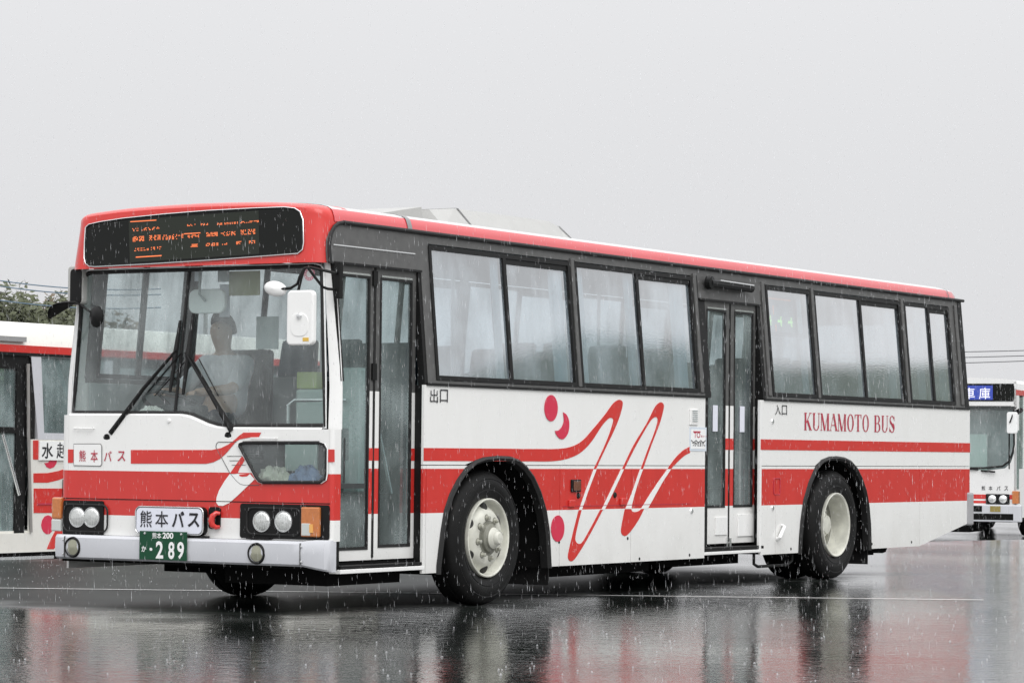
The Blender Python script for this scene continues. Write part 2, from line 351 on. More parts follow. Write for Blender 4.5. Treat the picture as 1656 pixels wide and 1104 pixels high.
# wooded hill across the road, on the camera's side of the bus (it shows in the window reflections)
rows = []
rg = random.Random(3)
PROF = [(-75, 1), (-62, 2.5), (-50, 3.6), (-40, 5.4), (-35, 6.4), (-33, 6.85), (-31, 7.3), (-29, 7.7), (-27.5, 7.3), (-26, 6.6), (-24, 6.1), (-20, 5.7), (-12, 4.6), (-3, 3), (8, 1)]
for i in range(84):
    az = -75+i; hd_ = next(a0[1]+(b0[1]-a0[1])*(az-a0[0])/(b0[0]-a0[0]) for a0, b0 in zip(PROF, PROF[1:]) if a0[0] <= az <= b0[0]); rowp = []
    for k in range(13):
        q = k/12; rad = 120+80*q; el = hd_*min(1, q*1.25)**.8+rg.uniform(-.10, .10)*(q > .1)
        rowp.append((4+rad*math.cos(R(az)), rad*math.sin(R(az)), -.4+rad*math.tan(R(max(0, el)))+(1.5 if q > .2 else 0)))
    rows.append(rowp)
hl = MB().grid(rows).build('wooded_hill', pmat('hill_foliage', (.035, .05, .035), .9, noise=.5, nscale=.4, bump=1, bscale=.6), smooth=False)
tag(hl, kind='structure')

# ================================================================== THE BUS
BUS = empty('city_bus', (0, 0, 0))
tag(BUS, 'large red and white city bus in front, with a lit orange destination display', 'bus')
FAX, RAX, WR = 2.14, 8.42, .515
AF = [(1.365, .26), (1.365, .32), (1.416, .572), (1.46, .727), (1.534, .851), (1.633, .957), (1.748, 1.045), (1.879, 1.103), (1.998, 1.127), (2.21, 1.14), (2.40, 1.135), (2.52, 1.112), (2.63, 1.066), (2.75, .985), (2.857, .866), (2.945, .719), (2.997, .553), (3.025, .32), (3.031, .26)]
AR = [(7.533, .26), (7.545, .40), (7.575, .57), (7.631, .747), (7.741, .916), (7.879, 1.055), (8.013, 1.125), (8.18, 1.155), (8.36, 1.16), (8.52, 1.15), (8.66, 1.12), (8.797, 1.055), (8.918, .955), (9.019, .83), (9.079, .696), (9.117, .523), (9.13, .38), (9.134, .26)]
def arch_z(x):
    for A in (AF, AR):
        if A[0][0] < x < A[-1][0]:
            for (xa, za), (xb, zb) in zip(A, A[1:]):
                if xa <= x <= xb and xb > xa: return za+(zb-za)*(x-xa)/(xb-xa)
    return 0
def skirt(x): return .272 if x < 10.32 else .272+(x-10.32)*.165
def strip(mb, x0, x1, z0, z1, y0=0, y1=.02, yf=None):
    xs = sorted(set([x0, x1]+[p[0] for A in (AF, AR) for p in A if x0 < p[0] < x1]+([10.32] if x0 < 10.32 < x1 else [])))
    lo = [max(z0 if z0 is not None else skirt(x), min(z1, arch_z(x))) for x in xs]
    eps = 1e-4
    for i in range(len(xs)-1):
        a, b = xs[i], xs[i+1]
        la_ = max(z0 if z0 is not None else skirt(a), min(z1, arch_z(a+eps))); lb_ = max(z0 if z0 is not None else skirt(b), min(z1, arch_z(b-eps)))
        if la_ >= z1-1e-4 and lb_ >= z1-1e-4: continue
        mb.hexa([(a, y0, la_), (b, y0, lb_), (b, y1, lb_), (a, y1, la_), (a, y0, z1), (b, y0, z1), (b, y1, z1), (a, y1, z1)])
    return mb
def side_panel(x0, x1, z0, z1, Y=0):
    mb = MB(); y0, y1 = (0, .02) if Y == 0 else (2.49, 2.47)
    strip(mb, x0, x1, z0, z1, y0, y1); return mb.build('side_panel', M_side, BUS, doubles=True)
g = .003; SZ = 1.069
side_panel(1.17, 5.66, SZ+g, 1.66)
for a, b in ((1.17, 1.207), (1.207+2*g, 2.2), (2.2, 3.165), (3.165+2*g, 4.335), (4.335+2*g, 5.66)): side_panel(a, b, None, SZ-g)
side_panel(6.75, 11.62, SZ+g, 1.66)
for a, b in ((6.75, 7.05), (7.05+2*g, 8.34), (8.34, 10.32-g), (10.32+g, 11.47), (11.47+2*g, 11.62)): side_panel(a, b, None, SZ-g)
side_panel(.12, 11.62, None, 1.66, 1)
# dark structure behind the panels and the wheel wells
mb = MB()
for x0, x1 in ((.02, 1.36), (3.03, 5.60)): mb.box(x0, x1, .14 if x0 < 1 else .03, 2.45, .33, .86)
mb.box(5.60, 6.86, .14, 2.45, .33, .86); mb.box(6.86, 7.53, .03, 2.45, .33, .86); mb.box(9.135, 11.5, .03, 2.45, .52, .86); mb.box(9.135, 10.2, .03, 2.45, .33, .52)
mb.box(1.36, 3.03, .62, 1.87, .33, .86); mb.box(7.53, 9.135, .75, 1.74, .33, .86)
mb.box(3.3, 5.3, .35, 2.2, .16, .40); mb.box(.30, 1.25, .25, 1.15, .20, .40); mb.box(.8, 1.3, 1.2, 2.1, .24, .40); mb.box(5.7, 7.3, .5, 2.1, .17, .40); mb.box(9.3, 10.1, .4, 2.1, .18, .40)
mb.build('chassis', M_dark, BUS)
mb = MB()
strip(mb, 1.18, 5.62, None, 1.6, .0205, .03); strip(mb, 6.80, 11.55, None, 1.6, .0205, .03)
mb.build('panel_backing', M_black, BUS, doubles=True)
for A in (AF, AR):
    wb = MB(); wb.grid([[(x, y, z+.004) for x, z in A] for y in (.022, .62)]); wb.grid([[(x, .62, z+.004) for x, z in A], [(x, .62, .25) for x, z in A]]); wb.build('wheel_well', M_dark, BUS); wf_ = MB().grid([[(x, 2.49-y, z+.004) for x, z in A] for y in (.022, .62)]); wf_.grid([[(x, 1.87, z+.004) for x, z in A], [(x, 1.87, .25) for x, z in A]]); wf_.build('wheel_well', M_dark, BUS)
    cx = (A[0][0]+A[-1][0])/2
    lip = MB(); ins = [((x-cx)*.945+cx, z if z < .3 else z-.035) for x, z in A]
    lip.grid([[(x, -.014, z) for x, z in A], [(x, -.026, z) for x, z in [((q[0]-cx)*.97+cx, q[1]-.016 if q[1] > .3 else q[1]) for q in A]], [(x, -.004, z) for x, z in ins], [(x, .06, z) for x, z in ins]])
    lip.grid([[(x, .0, z) for x, z in [((q[0]-cx)*1.006+cx, q[1]+.004 if q[1] > .3 else q[1]) for q in A]], [(x, -.014, z) for x, z in A]])
    lip.build('wheel_arch', M_rubber, BUS, smooth=True, doubles=True)
# floor, bulkheads, ceiling
MB().box(.25, 11.5, .66, 1.83, .80, .86).box(.25, 1.30, .14, .66, .80, .86).box(3.1, 7.45, .14, .66, .80, .86).box(9.2, 11.5, .14, .66, .80, .86).box(.25, 1.3, 1.83, 2.4, .80, .86).box(3.1, 7.45, 1.83, 2.4, .80, .86).box(9.2, 11.5, 1.83, 2.4, .80, .86).build('cabin_floor', M_floor, BUS)
mb = MB(); mb.box(1.30, 5.6, .035, .06, 1.19, 1.66); mb.box(6.9, 11.5, .035, .06, 1.19, 1.66); mb.box(.3, 11.5, 2.43, 2.455, .86, 1.66); mb.build('inner_wall', M_int, BUS)
MB().grid([[(x, y, z) for y, z in ((.15, 2.72), (.35, 2.80), (1.245, 2.84), (2.14, 2.80), (2.34, 2.72))] for x in (.30, 11.5)]).build('ceiling', M_int, BUS)
# ------------------------------------------------------------- roof
CR = [(.098, 2.795), (.105, 2.83), (.118, 2.868), (.132, 2.886)]
CW = [(.132, 2.886), (.16, 2.902), (.22, 2.916), (.34, 2.930), (.6, 2.947), (.9, 2.956), (1.245, 2.960)]
def mir(P): return [(2.49-y, z) for y, z in reversed(P)]
xsr = [.13, .5, 1, 3, 6, 9, 11.2, 11.45, 11.56, 11.60]
ins_r = [0, 0, 0, 0, 0, 0, 0, .012, .035, .07]
def loft(P): return [[(x, y+(d if y < 1.2 else -d if y > 1.29 else 0), z-d*.8) for y, z in P] for x, d in zip(xsr, ins_r)]
MB().grid(loft(CW+mir(CW)[1:])).build('roof', pmat('roof_white', (.52, .52, .52), .4, noise=.06, nscale=3), BUS, smooth=True)
MB().grid(loft(CR)).build('roof_rail', M_roofred, BUS, smooth=True); MB().grid(loft(mir(CR))).build('roof_rail', M_roofred, BUS, smooth=True)
mb = MB(); mb.tube([(.22, .088, 2.792), (11.64, .088, 2.792)], .016, 8); mb.tube([(.22, .088, 2.792), (.165, .088, 2.782), (.115, .089, 2.757), (.075, .086, 2.715), (.045, .083, 2.65), (.035, .076, 2.58), (.035, .066, 2.49)], .014, 8)
mb.build('drip_rail', M_rubber, BUS, smooth=True)
MB().grid([[(x, y-.004 if y < .2 else y, z+.004) for y, z in CR+CW[1:]] for x in (1.075, 1.135)]).build('roof_joint', pmat('grey_joint', (.25, .25, .25), .5), BUS, smooth=True)
MB().grid([[(x, y-.004 if y < .2 else y, z+.004) for y, z in CR+CW[1:]] for x in (11.27, 11.285)]).build('roof_joint', M_grey, BUS, smooth=True)
# roof units: wedge duct and the long air-conditioning hump
def unit(name, y0, y1, prof, ins=.10):
    zb = 2.93; a = [(x, z) for x, z in prof]; mb = MB()
    lo = [(x, y0, zb) for x, z in a]; li = [(x, y0+ins, z) for x, z in a]; ri = [(x, y1-ins, z) for x, z in a]; ro = [(x, y1, zb) for x, z in a]
    mb.grid([lo, li, ri, ro]); return mb.build(name, M_acw, BUS, smooth=False, bevel=0)
wd = unit('roof_duct', .60, 1.89, [(1.23, 2.932), (2.06, 3.062), (2.061, 2.932)], .02)
MB().box(2.066, 2.10, .75, 1.7, 2.94, 3.03).build('duct_mouth', M_dark, wd)
ac = unit('air_conditioner', .52, 1.97, [(2.20, 2.932), (2.26, 3.06), (2.62, 3.095), (4.10, 3.10), (4.30, 3.06), (4.62, 2.935)], .16)
for xa, xb in ((2.66, 2.69), (4.27, 4.29)):
    MB().grid([[(x, .52-.002, 2.93) if k == 0 else (x, .68, 3.101 if x < 3 else 3.072) if k == 1 else (x, 1.81, 3.101 if x < 3 else 3.072) for k in range(3)] for x in (xa, xb)]).build('unit_seam', M_grey, ac)
# ------------------------------------------------------------- upper side: window band
WINS = [(1.34, 2.415, 3.44, 0), (3.51, 4.55, 5.55, 0), (6.99, None, 7.93, 0), (8.00, 9.035, 9.995, 0), (10.10, 10.70, 11.25, 0)]
hd = MB(); hd.ub(1.225, 5.62, 2.715, 2.786, -.03, 0); hd.ub(5.62, 6.86, 2.715, 2.786, -.03, 0); hd.ub(6.86, 11.58, 2.715, 2.786, -.03, 0)
hd.ub(1.225, 5.66, 1.663, 1.697, -.03, 0); hd.ub(6.86, 11.60, 1.663, 1.697, -.03, 0)
for x0, x1 in ((1.225, 1.34), (3.44, 3.51), (5.55, 5.64), (6.86, 6.99), (7.93, 8.00), (9.995, 10.10), (11.25, 11.58)): hd.ub(x0, x1, 1.697, 2.715, -.03, 0)
hd.build('window_band', M_grey, BUS)
MB().ub(1.2, 5.66, 1.655, 1.675, 0, .012).ub(6.80, 11.6, 1.655, 1.675, 0, .012).build('belt_moulding', M_black, BUS)
for xp, wd_ in ((3.475, .05), (5.595, .055), (6.925, .06), (7.965, .05), (10.045, .06), (11.42, .07)):
    MB().ub(xp-wd_/2, xp+wd_/2, 1.70, 2.735, 0, .016).build('pillar_cover', M_grey, BUS, bevel=.006)
    MB().ub(xp+wd_/2, xp+wd_/2+.03, 1.70, 2.72, 0, .006).build('pillar_strip', M_black, BUS)
MB().ub(11.50, 11.60, 1.68, 2.79, -.03, .004).build('corner_trim', M_black, BUS)
def window(x0, xm, x1, side=0, gm=M_glass):
    z0, z1 = 1.70, 2.705; fr = MB(); w_ = .036
    fr.ub(x0, x1, z0, z0+.034, -.03, .008, side).ub(x0, x1, z1-.034, z1, -.03, .008, side).ub(x0, x0+w_, z0+.034, z1-.034, -.03, .008, side).ub(x1-w_, x1, z0+.034, z1-.034, -.03, .008, side)
    f = fr.build('window', M_black, BUS)
    def pane(a, b, d):
        q = (lambda z: U(z)-d) if side == 0 else (lambda z: 2.49-U(z)+d)
        MB().add([(a, q(z0+.03), z0+.03), (b, q(z0+.03), z0+.03), (b, q(z1-.03), z1-.03), (a, q(z1-.03), z1-.03)], [(0, 1, 2, 3)]).build('pane', gm, f)
    if xm:
        MB().ub(xm-.022, xm+.022, z0+.034, z1-.034, -.02, .012, side).build('sash_bar', M_black, f)
        MB().ub(xm, x1-w_, z1-.075, z1-.036, -.02, -.002, side).build('sash_rail', M_black, f)
        pane(x0+.03, xm, -.004); pane(xm, x1-.03, -.016)
    else: pane(x0+.03, x1-.03, -.008)
    return f
for x0, xm, x1, s in WINS: window(x0, xm, x1)
# far side
hd = MB(); hd.ub(.30, 11.58, 2.715, 2.786, -.03, 0, 1); hd.ub(.30, 11.60, 1.663, 1.697, -.03, 0, 1)
xs = [.34, 1.5, 3.5, 5.5, 7.5, 9.5, 11.3]
for i, x in enumerate(xs): hd.ub(x-.05, x+.05, 1.697, 2.715, -.03, 0, 1)
hd.build('window_band', M_grey, BUS)
for a, b in zip(xs, xs[1:]): window(a+.055, (a+b)/2, b-.055, 1, M_far)
# side destination box in the third window
f_ = MB(); q = rrect(7.025, 7.83, 2.295, 2.62, .05)
sg = fill_holes('side_sign', [(a, U(b)+.03, b) for a, b in ((7.0, 2.26), (7.92, 2.26), (7.92, 2.69), (7.0, 2.69))], [[(a, U(b)+.03, b) for a, b in q]], (0, .05, 0), M_grey, BUS)
MB().add([(7.0, U(2.28)+.10, 2.28), (7.9, U(2.28)+.10, 2.28), (7.9, U(2.66)+.10, 2.66), (7.0, U(2.66)+.10, 2.66)], [(0, 1, 2, 3)]).build('sign_face', pmat('side_sign_face', (.30, .34, .35), .5), sg)
lm = MB(); lg = MB(); rq = random.Random(5)
def dot(mb, x, z, s=.016): yy = U(z)+.096; mb.add([(x-s, yy, z-s), (x+s, yy, z-s), (x+s, yy, z+s), (x-s, yy, z+s)], [(0, 1, 2, 3)])
for k in range(18): dot(lm, 7.10+k*.035, 2.605-.0*k, .008)
for k in range(12):
    if k not in (5, 6): dot(lm, 7.09, 2.32+k*.022, .011)
for k in range(4): dot(lm, 7.33, 2.47+k*.02, .009); dot(lm, 7.36, 2.30+k*.02, .009)
for xc in (7.23, 7.45, 7.67):
    for ddx, ddz in ((0, 0), (.02, .02), (.02, -.02), (.04, 0), (-.02, 0), (.02, 0), (-.035, .0), (.03, .035), (.03, -.035)): dot(lg, xc+ddx, 2.40+ddz, .012)
tag(lm.build('led_text', M_led, sg), kind='stuff'); tag(lg.build('led_arrows', M_ledg, sg), kind='stuff')
# ------------------------------------------------------------- doors
DY = .09
def dbox(mb, x0, x1, z0, z1, y0=DY, y1=DY+.035): return mb.box(x0, x1, y0, y1, z0, z1)
def leaf(name, x0, x1, gx0, gx1, gz0, gz1, zb, zt, belt=1.60):
    """white below the belt with red bands, dark grey above"""
    lo = MB(); dbox(lo, x0, x1, zb, gz0); dbox(lo, x0, gx0, gz0, belt); dbox(lo, gx1, x1, gz0, belt)
    o = lo.build(name, M_side, BUS, doubles=False)
    hi = MB(); dbox(hi, x0, gx0, belt, zt); dbox(hi, gx1, x1, belt, zt); dbox(hi, gx0, gx1, gz1, zt); hi.build('upper_frame', M_grey, o)
    t_ = .016; gk = MB()
    gk.box(gx0, gx0+t_, DY-.005, DY+.02, gz0, gz1).box(gx1-t_, gx1, DY-.005, DY+.02, gz0, gz1).box(gx0+t_, gx1-t_, DY-.005, DY+.02, gz0, gz0+.022).box(gx0+t_, gx1-t_, DY-.005, DY+.02, gz1-t_, gz1); gk.build('glazing_rubber', M_rubber, o)
    MB().add([(gx0, DY+.012, gz0), (gx1, DY+.012, gz0), (gx1, DY+.012, gz1), (gx0, DY+.012, gz1)], [(0, 1, 2, 3)]).build('pane', M_door, o)
    MB().box(gx0+.01, gx1-.01, DY-.007, DY-.003, gz1+.004, gz1+.018).build('top_trim', M_chrome, o)
    return o
d1 = leaf('front_door_leaf', .135, .632, .165, .578, .46, 2.425, .385, 2.50)
d2 = leaf('front_door_leaf', .650, 1.185, .71, 1.135, .47, 2.425, .385, 2.50)
for o_, a, b in ((d1, .58, .632), (d2, .65, .709), (d2, 1.137, 1.185)): MB().box(a, b, DY-.002, DY+.01, 1.10, 1.19).build('red_stripe', M_red, o_)
MB().tube([(.72, .14, 1.50), (.96, .14, .86)], .012).build('grab_rail', M_chrome, d2)
MB().tube([(.19, .16, 1.10), (.27, .16, 1.42)], .008).build('grab_rail', M_chrome, d1)
MB().box(.625, .657, DY+.0, DY+.04, .40, 2.49).build('door_seal', M_rubber, BUS)
MB().box(1.186, 1.235, .02, .14, .33, 1.66).ub(1.186, 1.235, 1.66, 2.55, -.06, -.004).build('door_jamb', M_black, BUS)
MB().box(.098, .134, .03, .14, .33, 1.66).ub(.098, .134, 1.66, 2.55, -.06, -.004).build('door_jamb', M_black, BUS)
# header above the front door, rounded front corner
hp = [(1.224, 2.785), (1.224, 2.50), (.035, 2.50), (.035, 2.58), (.045, 2.65), (.075, 2.715), (.115, 2.757), (.165, 2.780), (.22, 2.785)]
hdr = MB().prism([(x, U(z)-.004, z) for x, z in hp], (0, .03, 0)).build('door_header', M_grey, BUS)
MB().ub(.09, 1.15, 2.622, 2.630, .003, .009).build('header_bead', M_chrome, hdr); MB().ub(.05, 1.222, 2.492, 2.508, -.01, .014).build('header_edge', M_black, hdr)
MB().box(.60, .655, DY-.016, DY-.002, 2.36, 2.47).build('door_hinge', M_black, d1); MB().box(.60, .655, DY-.016, DY-.002, 1.68, 1.80).build('door_hinge', M_black, d1)
MB().box(.12, 1.22, .004, .20, .335, .357).build('step_edge', M_black, BUS, bevel=.004); MB().box(.11, 1.20, -.002, .10, .30, .330).build('door_sill', M_white, BUS, bevel=.004); MB().box(.12, 1.2, .10, .16, .35, .384).build('step_riser', M_dark, BUS)
# rear (middle) door
e1 = leaf('rear_door_leaf', 5.80, 6.288, 5.842, 6.215, .70, 2.44, .385, 2.52)
e2 = leaf('rear_door_leaf', 6.300, 6.80, 6.378, 6.756, .70, 2.44, .385, 2.52)
for o_, a, b in ((e1, 6.216, 6.288), (e2, 6.30, 6.377), (e2, 6.757, 6.80)): MB().box(a, b, DY-.002, DY+.01, 1.21, 1.31).build('red_stripe', M_red, o_)
for o_, a in ((e1, 6.03), (e2, 6.555)): MB().box(a-.045, a+.045, DY+.002, DY+.006, 1.37, 1.60).build('notice_strip', M_signw, o_)
MB().box(6.46, 6.77, DY-.012, DY, .44, .64).build('step_hatch', M_white, e2, bevel=.004); MB().box(6.03, 6.26, DY-.010, DY, .46, .62).build('hinge_plate', M_white, e1, bevel=.003)
mb = MB(); mb.box(6.245, 6.26, DY-.014, DY, .33, .44); mb.box(6.3, 6.33, DY-.012, DY, .345, .43); mb.build('door_hinge', M_chrome, e1)
MB().box(6.278, 6.31, DY, DY+.04, .40, 2.50).build('door_seal', M_rubber, BUS)
MB().box(5.645, 5.799, .045, .14, .33, 1.66).ub(5.62, 5.799, 1.66, 2.56, -.1, -.012).build('door_jamb', M_black, BUS)
MB().box(6.801, 6.858, .02, .14, .33, 1.66).ub(6.801, 6.858, 1.66, 2.56, -.1, -.004).build('door_jamb', M_black, BUS)
MB().box(6.72, 6.76, -.002, .02, .30, 1.66).build('door_post', M_white, BUS)
hr = MB().ub(5.66, 6.86, 2.52, 2.714, -.03, 0).build('door_header', M_grey, BUS)
MB().ub(5.66, 6.86, 2.51, 2.526, -.01, .012).build('header_edge', M_black, hr)
lt = MB().tube([(5.80, .04, 2.665), (6.60, .035, 2.655)], .038, 10).build('door_lamp', M_black, hr, smooth=True)
MB().tube([(5.93, .002, 2.69), (6.58, .0, 2.68)], .007).build('lamp_bead', M_chrome, lt); MB().lathe([(0, .05), (.055, .045), (.06, 0)], (5.80, .06, 2.665), (0, -1, 0), 16).build('lamp_end', M_black, lt)
MB().box(5.68, 6.82, .0, .20, .325, .358).build('step_edge', M_black, BUS, bevel=.004); MB().box(5.66, 6.74, -.003, .10, .295, .322).build('door_sill', M_white, BUS, bevel=.004)
MB().tube([(6.72, .05, .28), (6.72, .05, .19), (6.80, .05, .165), (7.4, .05, .165), (7.5, .05, .2), (7.5, .05, .30)], .014).build('step_guard', M_black, BUS)
# ------------------------------------------------------------- front
WB = [(.10, 1.318), (.95, 1.318), (1.03, 1.325), (1.115, 1.345), (1.19, 1.372), (1.257, 1.395), (1.31, 1.407), (1.37, 1.412), (2.39, 1.414)]      # lower edge of the windscreen
def zsc(px): return (80+px[0]/3.312, 620+px[1]/3.312)
def z46(px): return (330+px[0]/4.6, 690+px[1]/4.6)
qw = [pF(*z46(p)) for p in ((268, 140), (275, 125), (300, 118), (860, 118), (895, 130), (918, 165), (922, 210), (920, 350), (905, 390), (870, 412), (440, 412), (415, 400), (395, 375))]
for p_ in qw: p_.y = max(p_.y, .052)
fp = [(0, y, z) for y, z in ([(2.39, .53), (.03, .53), (.03, 1.318)]+WB)]
front = fill_holes('front_panel', fp, [[tuple(p) for p in qw]], (.02, 0, 0), M_front, BUS)
for s in (0, 1):
    f = (lambda y: y) if s == 0 else (lambda y: 2.49-y)
    rc = .03 if s == 0 else .10
    arc = ([(.10, 0)] if s == 0 else [])+[(rc-rc*math.sin(R(t)), rc-rc*math.cos(R(t))) for t in (0, 15, 30, 45, 60, 75, 90)]
    zt = 1.318 if s == 0 else 1.414
    MB().grid([[(x, f(y), z) for x, y in arc+[(.0, rc+.001)]] for z in (.53, .8, 1.1, zt)]).build('front_corner', M_front, BUS, smooth=True)
    rows = []
    for k in range(9):
        z = zt+(2.50-zt)*k/8; u = U(z); xb = .05+.03*(z-1.4)
        rows.append([(.30 if s else .11, f(u), z), (.14 if s else .105, f(u), z), (xb+.035, f(u+.012), z), (xb+.012, f(u+.04), z), (xb, f(u+.075), z), (xb+.02, f(u+.085), z)])
    MB().grid(rows).build('front_pillar', M_white, BUS, smooth=True)
MB().add([(0, .1, 1.318), (.055, .1, 1.335), (.055, 2.39, 1.43), (0, 2.39, 1.414)], [(0, 1, 2, 3)])
mb = MB(); mb.grid([[(0, y, z) for y, z in WB], [(.012, y, z+.012) for y, z in WB], [(.075, y, z+.016) for y, z in WB]]); mb.build('screen_ledge', M_white, BUS, smooth=True)
MB().box(-.003, .003, .02, 2.43, .793, .799).build('panel_seam', M_black, front)
# windscreen: two panes
def ws(y, z, off=0): return (.05+.03*(z-1.4)+off, y, z)
top = 2.478; wl = []
outl = [(2.49-U(2.45)-.09, top), ] 
outl = [(.105, 1.345)] + [(y, z+.018) for y, z in WB[1:-1]] + [(2.385, 1.432), (2.38, 1.6), (2.335, 2.42), (2.31, 2.462), (2.27, top), (.24, top), (.19, 2.465), (.165, 2.43), (.12, 1.7)]
yd0, yd1 = 1.44, 1.345
def split_y(z): return yd0+(yd1-yd0)*(z-1.43)/(top-1.43)
near_p = [p for p in outl if p[0] < 1.3 and not (p[0] < .3 and p[1] > 1.5)]
near = [ws(*p) for p in [(.105, 1.345)]+[(y, z+.018) for y, z in WB[1:-1]]+[(1.435, 1.431), (1.345, top), (.24, top), (.19, 2.465), (.165, 2.43), (.12, 1.7)]]
farp = [ws(*p) for p in [(1.435, 1.431), (2.385, 1.432), (2.38, 1.6), (2.335, 2.42), (2.31, 2.462), (2.27, top), (1.345, top)]]
MB().add(near, [tuple(range(len(near)))]).build('windscreen', M_ws, BUS); MB().add(farp, [tuple(range(len(farp)))]).build('windscreen', M_ws, BUS)
gk = MB().loop_tube([ws(y, z, -.003) for y, z in outl], .017).build('screen_rubber', M_rubber, BUS, smooth=True)
ol2 = []
cyy, czz = 1.25, 1.9
for y, z in outl:
    ol2.append((y, z))
MB().loop_tube([ws(y+(.016 if y > 1.25 else -.016), z+(.016 if z > 1.9 else -.016), -.008) for y, z in outl], .0065).build('screen_bead', M_txtw, gk, smooth=True)
MB().tube([ws(1.435, 1.431, -.004), ws(1.345, top, -.004)], .012).build('screen_divider', M_rubber, BUS)
# dome above the windscreen
def crown(y):
    y = min(y, 2.49-y); P = CR+CW
    for (a, za), (b, zb) in zip(P, P[1:]):
        if a <= y <= b: return za+(zb-za)*(y-a)/max(1e-6, b-a)
    return P[0][1] if y < P[0][0] else P[-1][1]
plan = [(.21, 0)]+[(.17*(1-math.sin(R(t_))), .17*(1-math.cos(R(t_)))) for t_ in range(0, 91, 10)]+[(0, .2)]
def dome_row(f, push, drop=0):
    row = []
    def pt(dx, dy, mirror):
        yy = dy+.10
        tz = crown(yy) - drop; z = 2.495+f*(tz-2.495)
        u = U(min(z, 2.8)); y = u+dy; xb = -.045+.10*(z-2.5)
        x = max(xb+dx*(1-.3*push)+push*.0, xb)+push
        return (x if push < .15 else .34, 2.49-y if mirror else y, z)
    for dx, dy in plan: row.append(pt(dx, dy, 0))
    for k in range(1, 8): row.append(pt(0, .2+(2.09-.0)*0 + (1.145-.2)*k/7, 0) if k < 8 else None)
    for k in range(6, -1, -1): row.append(pt(0, .2+(1.145-.2)*k/7, 1))
    for dx, dy in reversed(plan[:-1]): row.append(pt(dx, dy, 1))
    return row
rows = [dome_row(f, 0, .035) for f in (0, .2, .4, .6, .8, .92, 1)]+[dome_row(1, .010, .022), dome_row(1, .03, .01), dome_row(1, .07, .003), dome_row(1, .14, .001), dome_row(1, .16, -.003)]
dome = MB().grid(rows).build('front_dome', M_red, BUS, smooth=True)
def zd(p): return (120+p[0]/4.14, 320+p[1]/4.14)
dg = [(85, 200), (105, 180), (180, 163), (330, 140), (600, 112), (900, 88), (1200, 72), (1400, 65), (1470, 72), (1505, 95), (1525, 150), (1528, 300), (1520, 345), (1490, 370), (1300, 385), (900, 415), (500, 440), (150, 458), (110, 455), (85, 435), (76, 400), (78, 300)]
dq = [pDM(*zd(p), -.006) for p in dg]
disp = MB().prism(dq, (.02, 0, 0)).build('destination_display', M_dispg, dome)
MB().loop_tube(dq, .008).build('display_frame', M_black, disp, smooth=True)
c0 = sum(dq, Vector())/len(dq)
MB().loop_tube([c0+(p-c0)*1.012+Vector((-.003, 0, 0)) for p in dq], .0045).build('display_bead', M_chrome, disp, smooth=True)
MB().add([pDM(*zd(p), -.0075) for p in ((365, 150), (1235, 85), (1240, 375), (372, 432))], [(0, 1, 2, 3)]).build('display_panel', M_dispi, disp)
led = MB(); rl = random.Random(11)
def lrect(x0, x1, y, h, sl=-.062):
    led.add([pDM(*zd((x, yy+sl*(x-x0))), -.0095) for x, yy in ((x0, y+h/2), (x1, y+h/2), (x1, y-h/2), (x0, y-h/2))], [(0, 1, 2, 3)])
lrect(375, 550, 160, 6); lrect(412, 585, 397, 7); lrect(735, 845, 241, 6)
def glyphs(x0, x1, y0, y1, sl, cell=7, dens=.55, gap=0):
    x = x0; k = 0
    while x < x1:
        for r in range(int((y1-y0)/cell)):
            if rl.random() < dens and (not gap or k % gap): 
                yy = y0+r*cell+sl*(x-x0); led.add([pDM(*zd((xx, y_)), -.0095) for xx, y_ in ((x, yy+cell*.78), (x+cell*.78, yy+cell*.78), (x+cell*.78, yy), (x, yy))], [(0, 1, 2, 3)])
        x += cell; k += 1
glyphs(375, 570, 205, 226, -.06, 7, .42, 4); glyphs(385, 470, 260, 296, -.06, 7, .8, 6); glyphs(495, 585, 252, 291, -.06, 7, .75, 4); glyphs(585, 732, 248, 284, -.05, 7, .6, 3)
glyphs(760, 832, 250, 274, -.06, 7, .55); glyphs(885, 960, 232, 266, -.04, 7, .68); glyphs(975, 1075, 228, 262, -.04, 7, .6, 5); glyphs(1115, 1210, 214, 250, -.06, 7, .6)
glyphs(395, 588, 338, 360, -.07, 7, .6, 3); glyphs(780, 825, 310, 333, -.05, 7, .75); glyphs(875, 965, 304, 326, -.05, 7, .75, 5); glyphs(990, 1026, 302, 320, -.05, 7, .6); glyphs(1085, 1118, 292, 315, -.1, 7, .6); glyphs(1170, 1212, 286, 310, -.05, 7, .65)
glyphs(750, 896, 178, 196, -.06, 7, .62, 6); glyphs(950, 1232, 170, 190, -.07, 7, .55, 7)
tag(led.build('led_text', M_led, disp), kind='stuff')
# stripes and swoosh on the front
FO = (-.003, 0, 0)
def fpoly(name, pts, mat, conv=zsc, sp=0, off=.003): return px_poly(name, [conv(p) for p in pts], pF, (-off, 0, 0), .002, mat, front, sp)
fpoly('red_stripe', [(100, 352), (130, 352), (130, 424), (100, 424)], M_red)
sw = [(437, 355), (700, 355), (870, 355), (920, 345), (960, 325), (990, 303), (1015, 280), (1040, 262), (1135, 262), (1122, 286), (1075, 288), (1050, 292), (1020, 298), (1000, 310), (975, 340), (945, 375), (915, 402), (880, 420), (840, 429), (700, 428), (437, 428)]
fpoly('red_stripe', sw, M_red)
fpoly('red_stripe', [(1492, 352), (1528, 352), (1528, 420), (1492, 420)], M_red)
fpoly('red_stroke', [(1032, 388), (1050, 402), (1035, 430), (1018, 455), (1010, 478), (1000, 484), (965, 484), (985, 455)], M_red)
fpoly('red_stroke', [(1018, 486), (1075, 482), (1060, 496), (1035, 498), (1020, 494)], M_red, off=.005)
